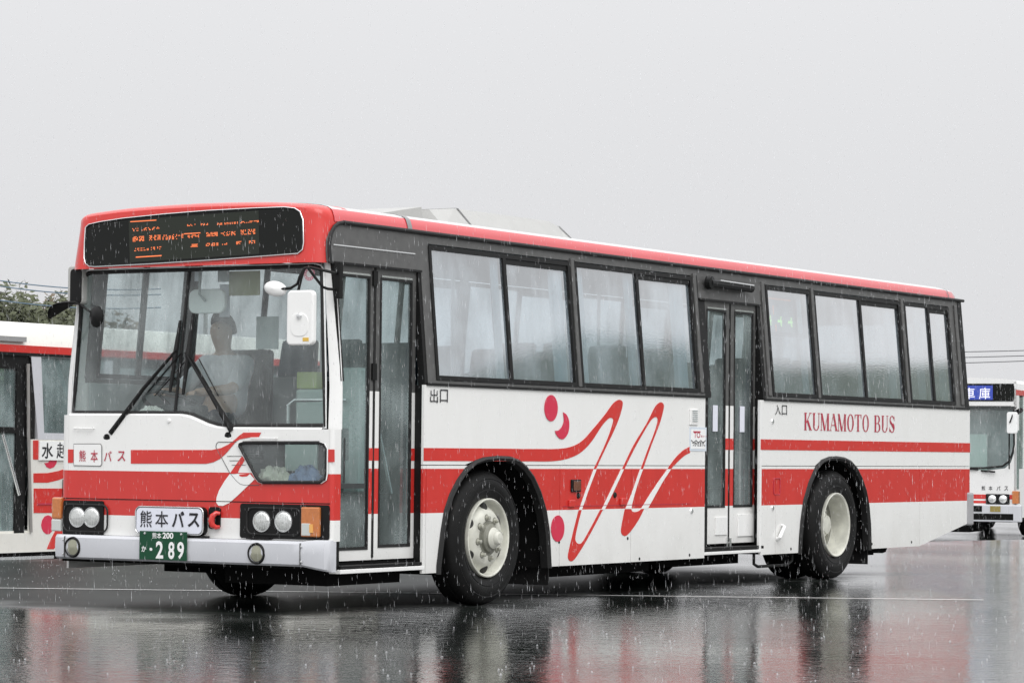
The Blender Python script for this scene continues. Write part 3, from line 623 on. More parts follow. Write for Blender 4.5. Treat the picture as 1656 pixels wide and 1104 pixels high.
fpoly('white_swoosh', [(968, 482), (940, 520), (910, 570), (896, 610), (894, 635), (905, 652), (930, 654), (965, 638), (1010, 598), (1060, 550), (1100, 512), (1075, 484), (1020, 482)], M_white, sp=0)
# numbered details on the front: name plate, panel lines, handles
ip = [pF(*z46p) for z46p in ((120, 717.5), (163, 717.5), (165, 721), (165, 750), (163, 753), (120, 752))]
MB().prism([p+Vector((-.006, 0, 0)) for p in ip], (.006, 0, 0)).build('name_panel', M_white, front, bevel=.002)
MB().loop_tube([p+Vector((-.004, 0, 0)) for p in ip], .003).build('panel_edge', M_grey, front)
def ftext(name, body, x0, y0, x1, y1, mat, par, xoff, bold=0):
    a = pF(x0, y1, xoff); b = pF(x1, y1, xoff); c = pF(x0, y0, xoff); d = pF((x0+x1)/2, (y0+y1)/2, xoff)
    return text(name, body, (xoff, a.y, (a.z+b.z)/2), (0, -1, 0), (0, 0, 1), a.y-b.y, c.z-a.z, mat, par, bold)
ftext('lettering', '熊', 128, 727.5, 138.5, 746, M_txtr, front, -.008, .012); ftext('lettering', '本', 146.5, 727.5, 158, 747, M_txtr, front, -.008, .012)
ftext('lettering', 'バ', 168, 729, 180.5, 745.5, M_txtr, front, -.003, .012); ftext('lettering', 'ス', 190, 729, 202.5, 745.5, M_txtr, front, -.003, .012)
for x0, y0, x1 in ((122, 692, 152), (408, 708, 448)):
    a, b = pF(x0, y0), pF(x1, y0+.5); MB().tube([a+Vector((.0, 0, 0)), a+Vector((-.02, 0, 0)), b+Vector((-.02, 0, 0)), b], .005).build('grab_handle', M_white, front)
MB().lathe([(0, .012), (.014, .010), (.016, 0)], pF(273.5, 680), (-1, 0, 0), 14).build('washer_nozzle', M_white, front); 
for q_ in ((100, 105), (235, 112)): pass
fl = [z46(p) for p in ((88, 150), (92, 125), (105, 112), (240, 112))]
MB().tube([pF(*p, -.002) for p in fl]+[], .0025, 5).tube([pF(*z46(p), -.002) for p in ((88, 150), (120, 210), (190, 340), (240, 400), (270, 425), (300, 432), (408, 432))], .0025, 5).build('flap_edge', M_grey, front)
for k, yy in enumerate((217, 250, 283)): MB().tube([pF(*z46((170+k*18, yy)), -.002), pF(*z46((280+k*14, yy)), -.002)], .002, 4).build('vent_line', M_grey, front)
qg = MB().add([tuple(p+Vector((-.002, 0, 0))) for p in qw], [tuple(range(len(qw)))]).build('kerb_window', M_ws, BUS)
MB().loop_tube([p+Vector((-.006, 0, 0)) for p in qw], .013).build('glazing_rubber', M_rubber, qg, smooth=True)
qc = sum(qw, Vector())/len(qw)
MB().loop_tube([qc+(p-qc)*1.035+Vector((-.009, 0, 0)) for p in qw], .005).build('glazing_bead', M_txtw, qg, smooth=True)
# headlamps
def bezel(x0, y0, x1, y1, lamps, name='headlight'):
    a, b = pF(x0, y0), pF(x1, y1); y_l, y_r, zt, zb = a.y, b.y, (a.z+pF(x1, y0).z)/2, (b.z+pF(x0, y1).z)/2
    o = MB().prism([(-.012, y, z) for y, z in rrect(y_r, y_l, zb, zt, .018, 3)], (.012, 0, 0)).build(name, M_black, BUS)
    ym, zm = (lamps[0][0]+lamps[-1][0])/2, .655
    MB().loop_tube([(-.014, y, z) for y, z in rrect(min(l[0] for l in lamps)-.15, max(l[0] for l in lamps)+.13, zb+.028, zt-.03, .05, 4)], .0075).build('bezel_edge', M_rubber, o, smooth=True)
    for ly, lz in lamps:
        l = MB().lathe([(0, .018), (.03, .0165), (.05, .012), (.064, .004), (.070, -.002)], (-.014, ly, lz), (-1, 0, 0), 28).build('lamp', M_lamp, o, smooth=True)
        rb_ = MB()
        for k in range(-4, 5):
            hz = math.sqrt(.062**2-(k*.0145)**2); rb_.tube([(-.0285+.16*(k*.0145)**2*10*.3+.012*0, ly+k*.0145, lz-hz), (-.0345+.02*abs(k)/4*.4, ly+k*.0145, lz), (-.0285+.16*(k*.0145)**2*10*.3, ly+k*.0145, lz+hz)], .0016, 4)
        rb_.build('lens_flute', M_clearlens, l)
        MB().lathe([(.069, -.002), (.072, .006), (.075, .006), (.077, -.002)], (-.012, ly, lz), (-1, 0, 0), 28).build('lamp_ring', M_chrome, l, smooth=True)
    return o
h1 = bezel(104, 809, 168, 865, [(2.285, .657), (2.150, .659)])
h2 = bezel(390, 815, 533, 871, [(.600, .660), (.410, .663)])
# indicators
a, b = pF(491, 819), pF(520, 868)
i1 = MB().box(-.035, 0, b.y, a.y, b.z, a.z).build('indicator', M_orange, BUS, bevel=.010)
MB().box(-.038, -.03, a.y-.085, a.y-.008, b.z+.008, b.z+.095).build('sidelight', M_clearlens, i1, bevel=.004)
MB().box(-.041, -.034, (a.y+b.y)/2-.03, (a.y+b.y)/2, b.z+.03, b.z+.09).build('bulb_window', pmat('amber', (.8, .42, .12), .3), i1)
i2 = MB().box(-.02, .10, 2.44, 2.53, .64, .80).build('indicator', M_orange, BUS, bevel=.012)
MB().box(-.02, .10, 2.44, 2.53, .55, .638).build('sidelight', M_clearlens, i2, bevel=.008)
# bumper
bz0, bz1 = .350, .528
def brow(x, z, xo=0): return x
mb = MB(); prof = [(.02, bz1), (-.045, bz1), (-.062, bz1-.02), (-.066, (bz0+bz1)/2), (-.058, bz0+.015), (-.04, bz0), (.02, bz0)]
ys = [.0, .002, .008, .03, .10, .22, .3, 1.2, 2.2, 2.40, 2.46, 2.49, 2.505]
rows = []
for y in ys:
    e = max(0, (.06-y))/.06 if y < .06 else max(0, (y-2.43))/.06
    e = min(1, e); dip = 0 if y > .22 else -.034*((.22-y)/.22)
    last = y in (ys[0], ys[-1])
    rows.append([(.055 if last else x+.05*e*e if x < 0 else x+.02*e, y, z+(dip if z < bz0+.02 else 0)+(.012*(1 if y < .22 else 0) if z > bz1-.001 else 0)) for x, z in prof])
bm_ = MB().grid(rows).build('bumper', M_silver, BUS, smooth=True)
for y0 in (.226, 2.36): MB().box(-.069, -.05, y0-.003, y0+.003, bz0+.01, bz1-.012).build('bumper_joint', M_grey, bm_)
for y_, z_ in ((.215, .49), (.215, .385), (2.372, .49), (2.372, .385), (.06, .44)): MB().lathe([(0, .008), (.007, .006), (.009, 0)], (-.064 if y_ > .1 else -.02, y_, z_), (-1, 0, 0), 10).build('bolt', M_chrome, bm_)
for y_, z_ in ((2.285, .437), (.607, .434)):
    fl_ = MB().lathe([(.060, .008), (.070, .012), (.076, .006), (.078, -.004)], (-.062, y_, z_), (-1, 0, 0), 28).build('fog_lamp', M_black, bm_, smooth=True)
    MB().lathe([(0, .006), (.03, .004), (.058, -.001)], (-.064, y_, z_), (-1, 0, 0), 24).build('lens', M_fog, fl_, smooth=True)
for x0, x1 in ((308, 335), (400, 437)): 
    a, b = pF(x0, 872, -.03), pF(x1, 872, -.03); MB().box(-.05, -.0, b.y, a.y, .535, .545).build('bumper_gap', M_black, bm_)
# route sign, plate, tow hook
a, b = pF(219, 818, -.05), pF(329, 864, -.05)
sg1 = MB().prism([(-.05, y, z) for y, z in rrect(b.y, a.y, .548, .752, .045, 5)], (.05, 0, 0)).build('company_sign', M_black, BUS)
MB().prism([(-.054, y, z) for y, z in rrect(b.y+.014, a.y-.014, .560, .740, .036, 5)], (.004, 0, 0)).build('sign_face', M_signw, sg1)
MB().loop_tube([(-.052, y, z) for y, z in rrect(b.y+.004, a.y-.004, .552, .748, .042, 5)], .005).build('sign_bead', M_chrome, sg1)
for ch, x0, x1, y0, y1 in (('熊', 226.5, 245.5, 825, 852), ('本', 251, 272, 826, 852), ('バ', 278, 298, 826, 852), ('ス', 303.5, 322.5, 829, 852)):
    ftext('lettering', ch, x0, y0, x1, y1, M_txtk, sg1, -.0555, .028)
a, b = pF(226, 857, -.075), pF(302, 907, -.075)
pl = MB().box(-.078, -.072, b.y, a.y, b.z+.003, a.z-.003).build('number_plate', M_green, BUS, bevel=.002)
for t_, x0, y0, x1, y1, bo in (('熊本', 246.5, 860.5, 261, 870.5, .02), ('200', 263, 860.5, 280.5, 870.5, .03), ('か', 229, 882, 236.5, 891.5, .02), ('・', 242, 885, 246.5, 890, .04), ('2', 252, 874.5, 264, 902.5, .025), ('8', 272, 875.5, 282, 903.5, .025), ('9', 286.5, 875.5, 297.5, 903.5, .025)):
    ftext('lettering', t_, x0, y0, x1, y1, M_txtw, pl, -.0785, bo)
for y_, z_ in ((a.y-.05, a.z-.02), (b.y+.05, a.z-.02)): MB().lathe([(0, .006), (.008, .005), (.010, 0)], (-.078, y_, z_), (-1, 0, 0), 10).build('bolt', M_chrome, pl)
a, b = pF(338.5, 819), pF(357, 855)
tw = MB().prism([(-.010, y, z) for y, z in rrect(b.y, a.y, b.z, a.z, .025, 4)], (.010, 0, 0)).build('tow_recess', M_black, BUS)
hk = pF(346, 842, -.05)
MB().tube([(-.012, hk.y-.025, hk.z+.055), (-.03, hk.y-.005, hk.z+.058), (-.045, hk.y+.018, hk.z+.035), (-.05, hk.y+.024, hk.z), (-.045, hk.y+.018, hk.z-.03), (-.03, hk.y-.005, hk.z-.045), (-.012, hk.y-.025, hk.z-.042)], [.012, .018, .022, .024, .022, .018, .012], 10).build('tow_hook', M_red, tw, smooth=True)
# ------------------------------------------------------------- wipers
def wo(px, py, off): return pWS(px, py, off)
for piv, elbow, tip, btop, bbot in (((180, 700), (232, 628), (285, 566), (291.5, 518), (275, 634)), ((376, 697), (335, 628), (300, 570), (313, 506), (296, 638))):
    wp = MB().tube([wo(*piv, -.035), wo((piv[0]+elbow[0])/2, (piv[1]+elbow[1])/2, -.05), wo(*elbow, -.045), wo(*tip, -.04)], [.026, .020, .015, .011], 8).build('wiper', M_black, BUS, smooth=True)
    dx = 7
    MB().tube([wo(elbow[0]+dx, elbow[1]+6, -.045), wo(tip[0]+dx*1.1, tip[1]+5, -.04)], .006, 6).tube([wo(elbow[0]+dx*2.6, elbow[1]+12, -.03), wo(tip[0]+dx*3.1, tip[1]+10, -.03)], .0045, 5).build('wiper_link', M_black, wp)
    MB().tube([wo(*btop, -.022), wo((btop[0]+bbot[0])/2, (btop[1]+bbot[1])/2, -.026), wo(*bbot, -.022)], [.012, .022, .012], 6).build('wiper_blade', M_rubber, wp)
    MB().lathe([(0, .05), (.03, .048), (.034, 0)], wo(piv[0]-1, piv[1]+6, .0), (-1, 0, -.2), 14).build('wiper_pivot', M_black, wp, smooth=True)
# ------------------------------------------------------------- mirrors
MXP = -.22
def pm(px, py, x=MXP): return pF(px, py, x)
br = MB(); br.tube([(.07, .03, 2.42), pm(541, 441, -.02), pm(500, 432, -.15), pm(492, 434, -.2), pm(485, 447, -.22), pm(481, 459, -.22), pm(470, 466, -.22), pm(446, 468, -.22)], .0105, 8)
br.tube([pm(492, 434, -.2), pm(487, 450, -.215), pm(482, 472, -.22), pm(481, 492, -.23), pm(484, 510, -.24)], .0105, 8)
br.tube([pm(498, 433, -.19), pm(510, 449, -.15), pm(522, 464, -.1), pm(530, 467, -.05), pm(541, 468, .02)], .010, 8)
ms = br.build('mirror_bracket', M_black, BUS, smooth=True)
MB().box(.03, .075, -.02, .03, 2.24, 2.50).build('mirror_mount', M_black, ms, bevel=.006)
c = pm(484.5, 513.5, -.25); mm = MB().prism([(c.x, y, z) for y, z in rrect(c.y-.113, c.y+.113, c.z-.192, c.z+.192, .035, 5)], (.05, 0, 0)).build('wing_mirror', M_white, ms, bevel=.012)
MB().prism([(c.x-.004, y, z) for y, z in rrect(c.y-.075, c.y+.075, c.z-.13, c.z+.03, .06, 5)], (.006, 0, 0)).build('mirror_boss', M_white, mm, bevel=.002)
MB().lathe([(0, .022), (.016, .02), (.026, .0)], (c.x, c.y, c.z+.01), (-1, 0, 0), 14).build('mirror_joint', M_chrome, mm)
MB().box(c.x-.003, c.x, c.y-.08, c.y-.03, c.z-.165, c.z-.14).build('yellow_tag', pmat('yellow_tag', (.7, .45, .08), .5), mm)
c = pm(441, 466.5, -.24)
rows = [[(c.x+.035*(1-math.cos(R(a_)))-.035*0, c.y+.098*math.sin(R(a_))*math.cos(R(t)), c.z+.055*math.sin(R(a_))*math.sin(R(t)) - .012*math.sin(R(a_))*math.cos(R(t))*-1) for t in range(0, 361, 15)] for a_ in (0, 30, 55, 75, 90)]
MB().grid(rows).build('round_mirror', M_white, ms, smooth=True)
# far-side mirrors
c = pm(119, 461, .02)
fm = MB().prism([(c.x, y, z) for y, z in rrect(c.y-.02-.06, c.y+.06, c.z-.145, c.z+.145, .03, 5)], (.09, 0, 0)).build('wing_mirror', pmat('mirror_grey', (.42, .42, .40), .4), BUS, bevel=.012)
MB().prism([(c.x-.004, y, z) for y, z in rrect(c.y-.078, c.y+.03, c.z-.14, c.z+.12, .03, 5)], (.004, 0, 0)).build('mirror_face', M_black, fm)
MB().tube([(.1, 2.40, 2.42), (c.x+.02, c.y-.05, c.z+.06)], .011).tube([(.1, 2.41, 1.75), (.02, c.y-.07, c.z-.3), (c.x+.02, c.y-.05, c.z-.12)], .011).build('mirror_arm', M_black, fm)
q0 = pm(80, 513, -.02); q1 = pm(122, 489, -.02)
d_ = (q1-q0); rows = []
for k in range(9):
    t = k/8; pp = q0+d_*t; wv = .11*math.sin(math.pi*min(1, .06+t*.94)) ; up_ = .035*math.sin(math.pi*t)
    rows.append([(pp.x+wv*math.cos(R(a_)), pp.y, pp.z+up_+.012*math.sin(R(a_))) for a_ in range(0, 361, 30)])
um = MB().grid(rows).build('under_mirror', M_black, BUS, smooth=True)
MB().tube([q1, pm(131, 493, 0), pm(147, 505, -.05)], .009).build('mirror_arm', M_black, um)
c = pm(155, 512, -.06); MB().lathe([(0, .03), (.05, .022), (.078, .0), (.08, -.012), (0, -.02)], c, (-1, .25, 0), 24).build('round_mirror', M_black, um, smooth=True)
# round inspection sticker on the glass
c = pWS(500.5, 443, -.004); st = MB().lathe([(0, .001), (.047, .001)], c, (-1, 0, 0), 24).build('inspection_sticker', M_pink, BUS)
MB().lathe([(0, .002), (.026, .002)], c, (-1, 0, 0), 20).build('sticker_centre', M_txtw, st)
for k in range(12):
    t = R(30*k); MB().box(c.x-.004, c.x-.002, c.y+.036*math.cos(t)-.004, c.y+.036*math.cos(t)+.004, c.z+.036*math.sin(t)-.004, c.z+.036*math.sin(t)+.004).build('sticker_tick', M_txtw, st)
# ------------------------------------------------------------- livery and lettering on the side
LV = empty('livery'); LV.parent = BUS
def z5(p): return (850+p[0]/2.76, 560+p[1]/2.76)
def spoly(name, pts, mat, off=.003, conv=z5, par=LV): return px_poly(name, [conv(p) for p in pts], pS, (0, -off, 0), .002, mat, par)
def zx(x, z): return (x, 0, z)
SX = pS(839.4, 735).x
MB().prism([(1.17, -.003, 1.10), (SX, -.003, 1.10), (SX, -.003, 1.197), (1.17, -.003, 1.195)], (0, .002, 0)).build('red_stripe', M_red, LV)
def curve(pts, n=5): return [(p.x, p.y) for p in spline([(a, b, 0) for a, b in pts], n)]
o1 = curve([(-30, 457), (60, 457), (130, 457), (195, 449), (250, 422), (300, 368), (350, 308), (385, 260), (405, 242), (420, 238), (432, 248), (430, 272), (418, 315), (396, 370), (365, 435), (338, 492), (313, 546)])
i1_ = curve([(303, 546), (340, 468), (370, 398), (387, 345), (390, 326), (380, 318), (365, 325), (338, 356), (290, 428), (240, 476), (180, 502), (110, 512), (30, 512), (-30, 512)])
spoly('red_swoosh', o1+i1_, M_red)
spoly('white_swoosh', [(303, 547), (316, 547), (282, 635), (250, 729), (237, 729), (268, 640)], M_white)
o2 = curve([(236, 729), (212, 825), (193, 905), (188, 940), (197, 956), (212, 953), (232, 928), (270, 866), (308, 797), (344, 728)])
i2_ = curve([(332, 728), (298, 793), (258, 864), (240, 880), (225, 872), (221, 850), (232, 795), (249, 729)])
spoly('red_swoosh', o2+i2_, M_red)
spoly('white_swoosh', [(338, 727), (352, 727), (395, 640), (438, 547), (425, 547), (380, 640)], M_white)
o3 = curve([(430, 546), (480, 442), (540, 342), (573, 276), (590, 255), (605, 249), (616, 262), (612, 292), (596, 348), (560, 442), (523, 546)])
i3_ = curve([(513, 546), (545, 458), (575, 380), (588, 332), (584, 316), (571, 318), (550, 342), (490, 446), (440, 546)])
spoly('red_swoosh', o3+i3_, M_red)
spoly('white_swoosh', [(510, 547), (523, 547), (500, 610), (485, 660), (475, 700), (471, 724), (444, 724), (470, 662)], M_white)
o4 = curve([(442, 725), (429, 790), (425, 825), (434, 842), (450, 842), (475, 815), (505, 770), (528, 724)])
i4_ = curve([(516, 724), (503, 734), (488, 738), (475, 735), (471, 725)])
spoly('red_swoosh', o4+i4_, M_red)
spoly('white_swoosh', [(514, 724), (545, 722), (575, 668), (610, 605), (648, 547), (632, 547), (590, 605), (550, 665)], M_white)
spoly('red_swoosh', curve([(632, 546), (665, 500), (700, 465), (733, 446)])+curve([(733, 474), (710, 486), (680, 512), (648, 546)]), M_red)
def disc(name, cx, cz, r, mat): MB().prism([(cx+r*math.cos(R(t)), -.005, cz+r*math.sin(R(t))) for t in range(0, 360, 10)], (0, .003, 0)).build(name, mat, LV)
p = pS(890.6, 659.6); disc('red_disc', p.x, p.z, .104, M_redc); p = pS(901.4, 854); disc('red_disc', p.x, p.z, .104, M_redc)
spoly('red_crescent', curve([(165, 293), (182, 306), (193, 340), (188, 385), (168, 412), (150, 410), (135, 393), (129, 376)])+curve([(129, 376), (145, 374), (160, 358), (169, 330), (165, 293)]), M_redc, .005)
MB().prism([(6.735, -.003, 1.213), (11.622, -.003, 1.216), (11.622, -.003, 1.311), (6.735, -.003, 1.308)], (0, .002, 0)).build('red_stripe', M_red, LV)
def stext(body, x0, y0, x1, y1, mat, bold=0, par=LV, off=-.004):
    a, b, c = pS(x0, (y0+y1)/2), pS(x1, (y0+y1)/2), pS((x0+x1)/2, y1); d = pS((x0+x1)/2, y0)
    return text('lettering', body, (a.x, off, c.z), (1, 0, 0), (0, 0, 1), b.x-a.x, d.z-c.z, mat, par, bold)
stext('出', 695, 629, 707.5, 651, M_txtk); stext('口', 711, 629.5, 723.5, 650.5, M_txtk)
stext('入', 1253, 654, 1262, 670.5, M_txtk); stext('口', 1264, 655, 1272, 671, M_txtk)
# serif name on the rear side
def stroke(p0, p1, w):
    d = (Vector((p1[0]-p0[0], p1[1]-p0[1], 0))).normalized(); hw = w/2/max(.3, abs(d.y)); return [(p0[0]-hw, p0[1]), (p0[0]+hw, p0[1]), (p1[0]+hw, p1[1]), (p1[0]-hw, p1[1])]
def rct(a, b, c, d): return [(a, c), (b, c), (b, d), (a, d)]
def ring(cx, cy, rx, ry, tx, ty, a0=0, a1=360, n=24):
    out = []
    for k in range(n):
        t0, t1 = R(a0+(a1-a0)*k/n), R(a0+(a1-a0)*(k+1)/n)
        out.append([(cx+rx*math.cos(t0), cy+ry*math.sin(t0)), (cx+rx*math.cos(t1), cy+ry*math.sin(t1)), (cx+(rx-tx)*math.cos(t1), cy+(ry-ty)*math.sin(t1)), (cx+(rx-tx)*math.cos(t0), cy+(ry-ty)*math.sin(t0))])
    return out
S_ = .04
def ser(x, y, w=.30): return rct(x-w/2, x+w/2, 0 if y == 0 else 1-S_, S_ if y == 0 else 1)
GL = {
 'K': [rct(.10, .27, 0, 1), ser(.185, 0), ser(.185, 1), stroke((.25, .40), (.72, 1), .05), stroke((.40, .57), (.76, 0), .17), ser(.72, 1, .26), ser(.76, 0, .30)],
 'U': [rct(.10, .26, .28, 1), rct(.70, .75, .28, 1), ser(.18, 1), ser(.725, 1, .26)]+ring(.425, .28, .325, .29, .12, .05, 180, 360),
 'M': [rct(.09, .135, 0, 1), stroke((.14, 1), (.50, 0), .16), stroke((.50, 0), (.84, 1), .045), rct(.78, .95, 0, 1), ser(.11, 0, .22), ser(.12, 1, .2), ser(.865, 0), ser(.87, 1, .26)],
 'A': [stroke((.08, 0), (.43, 1), .045), stroke((.43, 1), (.78, 0), .17), rct(.20, .62, .30, .345), ser(.10, 0, .24), ser(.77, 0, .32)],
 'O': ring(.45, .5, .38, .515, .15, .045),
 'T': [rct(.36, .53, 0, 1), rct(.06, .83, 1-S_, 1), ser(.445, 0), [(.06, 1), (.06, .74), (.09, .74), (.16, 1)], [(.83, 1), (.83, .74), (.80, .74), (.73, 1)]],
 'B': [rct(.10, .27, 0, 1), ser(.16, 0, .26), ser(.16, 1, .26), rct(.2, .45, 1-S_, 1), rct(.2, .48, 0, S_), rct(.2, .45, .5, .54)]+ring(.44, .76, .28, .24, .15, .04, -90, 90, 12)+ring(.46, .27, .32, .27, .16, .04, -90, 90, 12),
 'S': ring(.42, .735, .29, .28, .11, .05, 20, 250, 14)+ring(.42, .285, .32, .30, .13, .05, -160, 75, 14)+[[(.16, .64), (.28, .70), (.70, .32), (.58, .22)], rct(.68, .72, .70, .98), rct(.10, .14, .02, .32)],
}
nm = pS(1299.5, 682).x; ne = pS(1446, 684).x; nz0, nz1 = pS(1370, 697).z, pS(1370, 669.5).z
word = 'KUMAMOTO BUS'; adv = {'M': 1.06, ' ': .55, 'K': .95, 'S': .82}; tot = sum(adv.get(c_, .9) for c_ in word)-.1
kx = (ne-nm)/tot; cx = nm
for c_ in word:
    if c_ != ' ':
        mb = MB()
        for k, poly in enumerate(GL[c_]):
            if c_ == 'K' or True: mb.add([(cx+a_*kx, -.004-.0001*(k % 7), nz0+b_*(nz1-nz0)) for a_, b_ in poly], [tuple(range(len(poly)))])
        mb.build('lettering', M_txtr, LV)
    cx += adv.get(c_, .9)*kx
# card notice, vent, lamps, locks on the side
a, b, c = pS(1115, 690), pS(1142, 690), pS(1128, 729)
nt_ = MB().box(a.x, b.x, -.004, 0, c.z, a.z).build('card_notice', pmat('notice_blue_white', (.62, .68, .74), .4), BUS); MB().box(a.x+.02, b.x-.02, -.0055, -.004, c.z+.02, a.z-.02).build('notice_face', M_txtw, nt_)
w_ = b.x-a.x; h_ = a.z-c.z
text('lettering', 'つかえます。', (a.x+.04, -.0055, c.z+.04*1), (1, 0, 0), (0, 0, 1), w_-.07, h_*.2, M_txtk, nt_, .02)
text('lettering', 'TO', (a.x+.07, -.0055, c.z+h_*.55), (1, 0, 0), (0, 0, 1), w_*.38, h_*.24, M_txtr, nt_, .01); text('lettering', '熊カード', (a.x+.07+w_*.42, -.0055, c.z+h_*.57), (1, 0, 0), (0, 0, 1), w_*.36, h_*.10, M_txtr, nt_)
MB().box(a.x+.06, a.x+w_*.62, -.0075, -.0055, a.z-.045, a.z-.035).build('notice_rule', M_txtr, nt_)
MB().tube([(a.x+w_*t, -.006, c.z+h_*(.40+.05*math.sin(t*22))) for t in [k/14 for k in range(1, 14)]], .004, 5).build('notice_ridge', M_txtk, nt_)
a, c = pS(1114.5, 661), pS(1127.5, 687)
vn = MB().box(a.x, c.x, -.012, 0, c.z, a.z).build('air_vent', M_white, BUS, bevel=.005)
for k in range(6): MB().box(a.x+.04, c.x-.02, -.018, -.012, c.z+.03+k*.018, c.z+.036+k*.018).build('louvre', M_int, vn)
a, c = pS(922.5, 775), pS(937.5, 795)
sm = MB().box(a.x, c.x, -.015, 0, c.z, a.z).build('side_marker', M_black, BUS, bevel=.005); MB().box(a.x+.025, c.x-.02, -.022, -.015, c.z+.012, a.z-.012).build('lens', pmat('brown_lens', (.16, .06, .035), .2, coat=.6), sm, bevel=.003)
for px_, py_ in ((923, 813), (1006, 810)):
    p = pS(px_, py_); MB().box(p.x-.045, p.x+.045, -.02, 0, p.z-.03, p.z+.025).build('flap_catch', M_red, BUS, bevel=.006)
MB().box(pS(910, 818).x, pS(1118, 818).x, -.0035, -.001, .742, .747).build('flap_line', M_txtr, LV)
for px_, py_ in ((1249, 681), (1249, 821), (1118, 826), (935, 801), (994, 800)):
    p = pS(px_, py_); MB().lathe([(0, .012), (.02, .010), (.026, .0)], (p.x, 0, p.z), (0, -1, 0), 14).build('lock', M_chrome if py_ in (681, 821, 826) else M_black, BUS)
p = pS(1256, 862); MB().tube([(p.x, 0, p.z-.05), (p.x, -.03, p.z-.04), (p.x+.10, -.03, p.z+.06), (p.x+.10, 0, p.z+.07)], .018, 8).build('flap_handle', M_white, BUS, smooth=True)
a, c = pS(1251, 773), pS(1261, 799)
MB().loop_tube([(x, -.003, z) for x, z in rrect(a.x, c.x, c.z, a.z, .02, 3)], .004).build('filler_flap', M_txtr, BUS)
for px_, py_ in ((1034, 903), (1115, 897), (1279, 887), (1410, 879), (1474, 876), (904, 876), (1015, 870)):
    p = pS(px_, py_); MB().lathe([(0, .004), (.012, .003), (.014, 0)], (p.x, 0, p.z), (0, -1, 0), 10).build('bolt', M_black, BUS)
MB().box(11.55, 11.70, -.02, .10, .46, .80).build('rear_bumper', pmat('rear_bumper_grey', (.33, .33, .34), .5), BUS, bevel=.02)
# ------------------------------------------------------------- rear end
mb = MB(); mb.box(11.56, 11.60, .03, 2.46, .46, 1.70)
for y0, y1 in ((.12, .35), (2.14, 2.37)): mb.box(11.56, 11.60, y0, y1, 1.70, 2.80)
mb.box(11.56, 11.60, .35, 2.14, 2.55, 2.85); mb.build('rear_panel', M_white, BUS)
MB().box(11.575, 11.585, .35, 2.14, 1.70, 2.55).build('rear_window', M_far, BUS)
MB().box(11.60, 11.70, .10, 2.49, .46, .62).build('rear_bumper', M_silver, BUS, bevel=.02)
# ------------------------------------------------------------- wheels
TY = [(.298, -.04), (.31, -.012), (.335, .002), (.365, .012), (.372, .0095), (.378, .0125), (.41, .014), (.44, .010), (.446, .006), (.452, .009), (.478, -.006), (.497, -.022), (.508, -.04), (.515, -.065), (.515, -.10), (.507, -.103), (.507, -.112), (.515, -.115), (.515, -.20), (.505, -.235), (.44, -.27), (.36, -.275), (.30, -.25)]
RF = [(.298, -.05), (.303, -.004), (.302, .010), (.294, .014), (.284, .006), (.278, -.020), (.272, -.046), (.262, -.056), (.245, -.046), (.225, -.018), (.205, -.002), (.185, .004), (.12, .006), (.112, .002)]
HUB = [(.112, .0), (.108, .030), (.100, .036), (.088, .040), (.082, .055), (.068, .075), (.056, .082), (.052, .10), (.040, .112), (0, .116)]
RR = [(.298, -.05), (.303, -.004), (.302, .010), (.294, .014), (.280, .004), (.272, -.03), (.268, -.10), (.262, -.165), (.245, -.185), (.20, -.18), (.13, -.175), (.12, -.17)]
RH = [(.12, -.172), (.115, -.125), (.09, -.115), (.085, -.09), (0, -.085)]
def wheel(x, ysurf, out, front_):
    w_ = MB().lathe(TY, (x, ysurf, WR), (0, out, 0), 56).build('wheel', M_tyre, BUS, smooth=True)
    rm = MB().lathe(RF if front_ else RR, (x, ysurf, WR), (0, out, 0), 48).build('rim', M_rim, w_, smooth=True)
    if front_:
        MB().lathe(HUB[:5], (x, ysurf, WR), (0, out, 0), 28).build('hub_flange', M_rimk, w_, smooth=True); MB().lathe(HUB[4:], (x, ysurf, WR), (0, out, 0), 28).build('hub', M_rim, w_, smooth=True)
    else: MB().lathe(RH, (x, ysurf, WR), (0, out, 0), 28).build('hub', M_rim, w_, smooth=True)
    MB().lathe([(.134, .0075), (.110, .0085)] if front_ else [(.258, -.1665), (.245, -.181), (.20, -.176), (.118, -.170)], (x, ysurf, WR), (0, out, 0), 40).build('grime_shade_ring', M_rimk, w_, smooth=True)  # front: grease around the hub; rear: disc painted darker as dish shade
    d0 = .004 if front_ else -.172
    for k in range(8):
        t = R(45*k+10); MB().lathe([(.022, 0), (.022, .008), (.015, .010), (.015, .032), (.008, .036), (0, .036)], (x+.155*math.cos(t), ysurf+out*d0, WR+.155*math.sin(t)), (0, out, 0), 8).build('wheel_nut', M_nut, w_); MB().lathe([(.029, .0015), (.022, .0035)], (x+.155*math.cos(t), ysurf+out*d0, WR+.155*math.sin(t)), (0, out, 0), 12).build('nut_washer', M_rimk, w_)
    if front_:
        for k in range(6):
            t = R(60*k+32); MB().lathe([(0, .020), (.030, .018), (.041, .008), (.043, -.006)], (x+.236*math.cos(t), ysurf+out*-.040, WR+.236*math.sin(t)), (math.cos(t)*.55, out, math.sin(t)*.55), 12).build('hand_hole', M_rimd, w_)
    return w_
wheel(FAX, .035, -1, True); wheel(FAX, 2.455, 1, True); wheel(RAX, .035, -1, False); wheel(RAX, 2.455, 1, False)
for yy in (.365, 2.125): MB().lathe(TY, (RAX, yy, WR), (0, -1, 0) if yy < 1 else (0, 1, 0), 40).build('wheel', M_tyre, BUS, smooth=True)
MB().tube([(FAX, .35, WR), (FAX, 2.14, WR)], .07).tube([(RAX, .4, WR), (RAX, 2.1, WR)], .11).box(RAX-.2, RAX+.2, 1.0, 1.5, .3, .75).build('axle', M_dark, BUS)
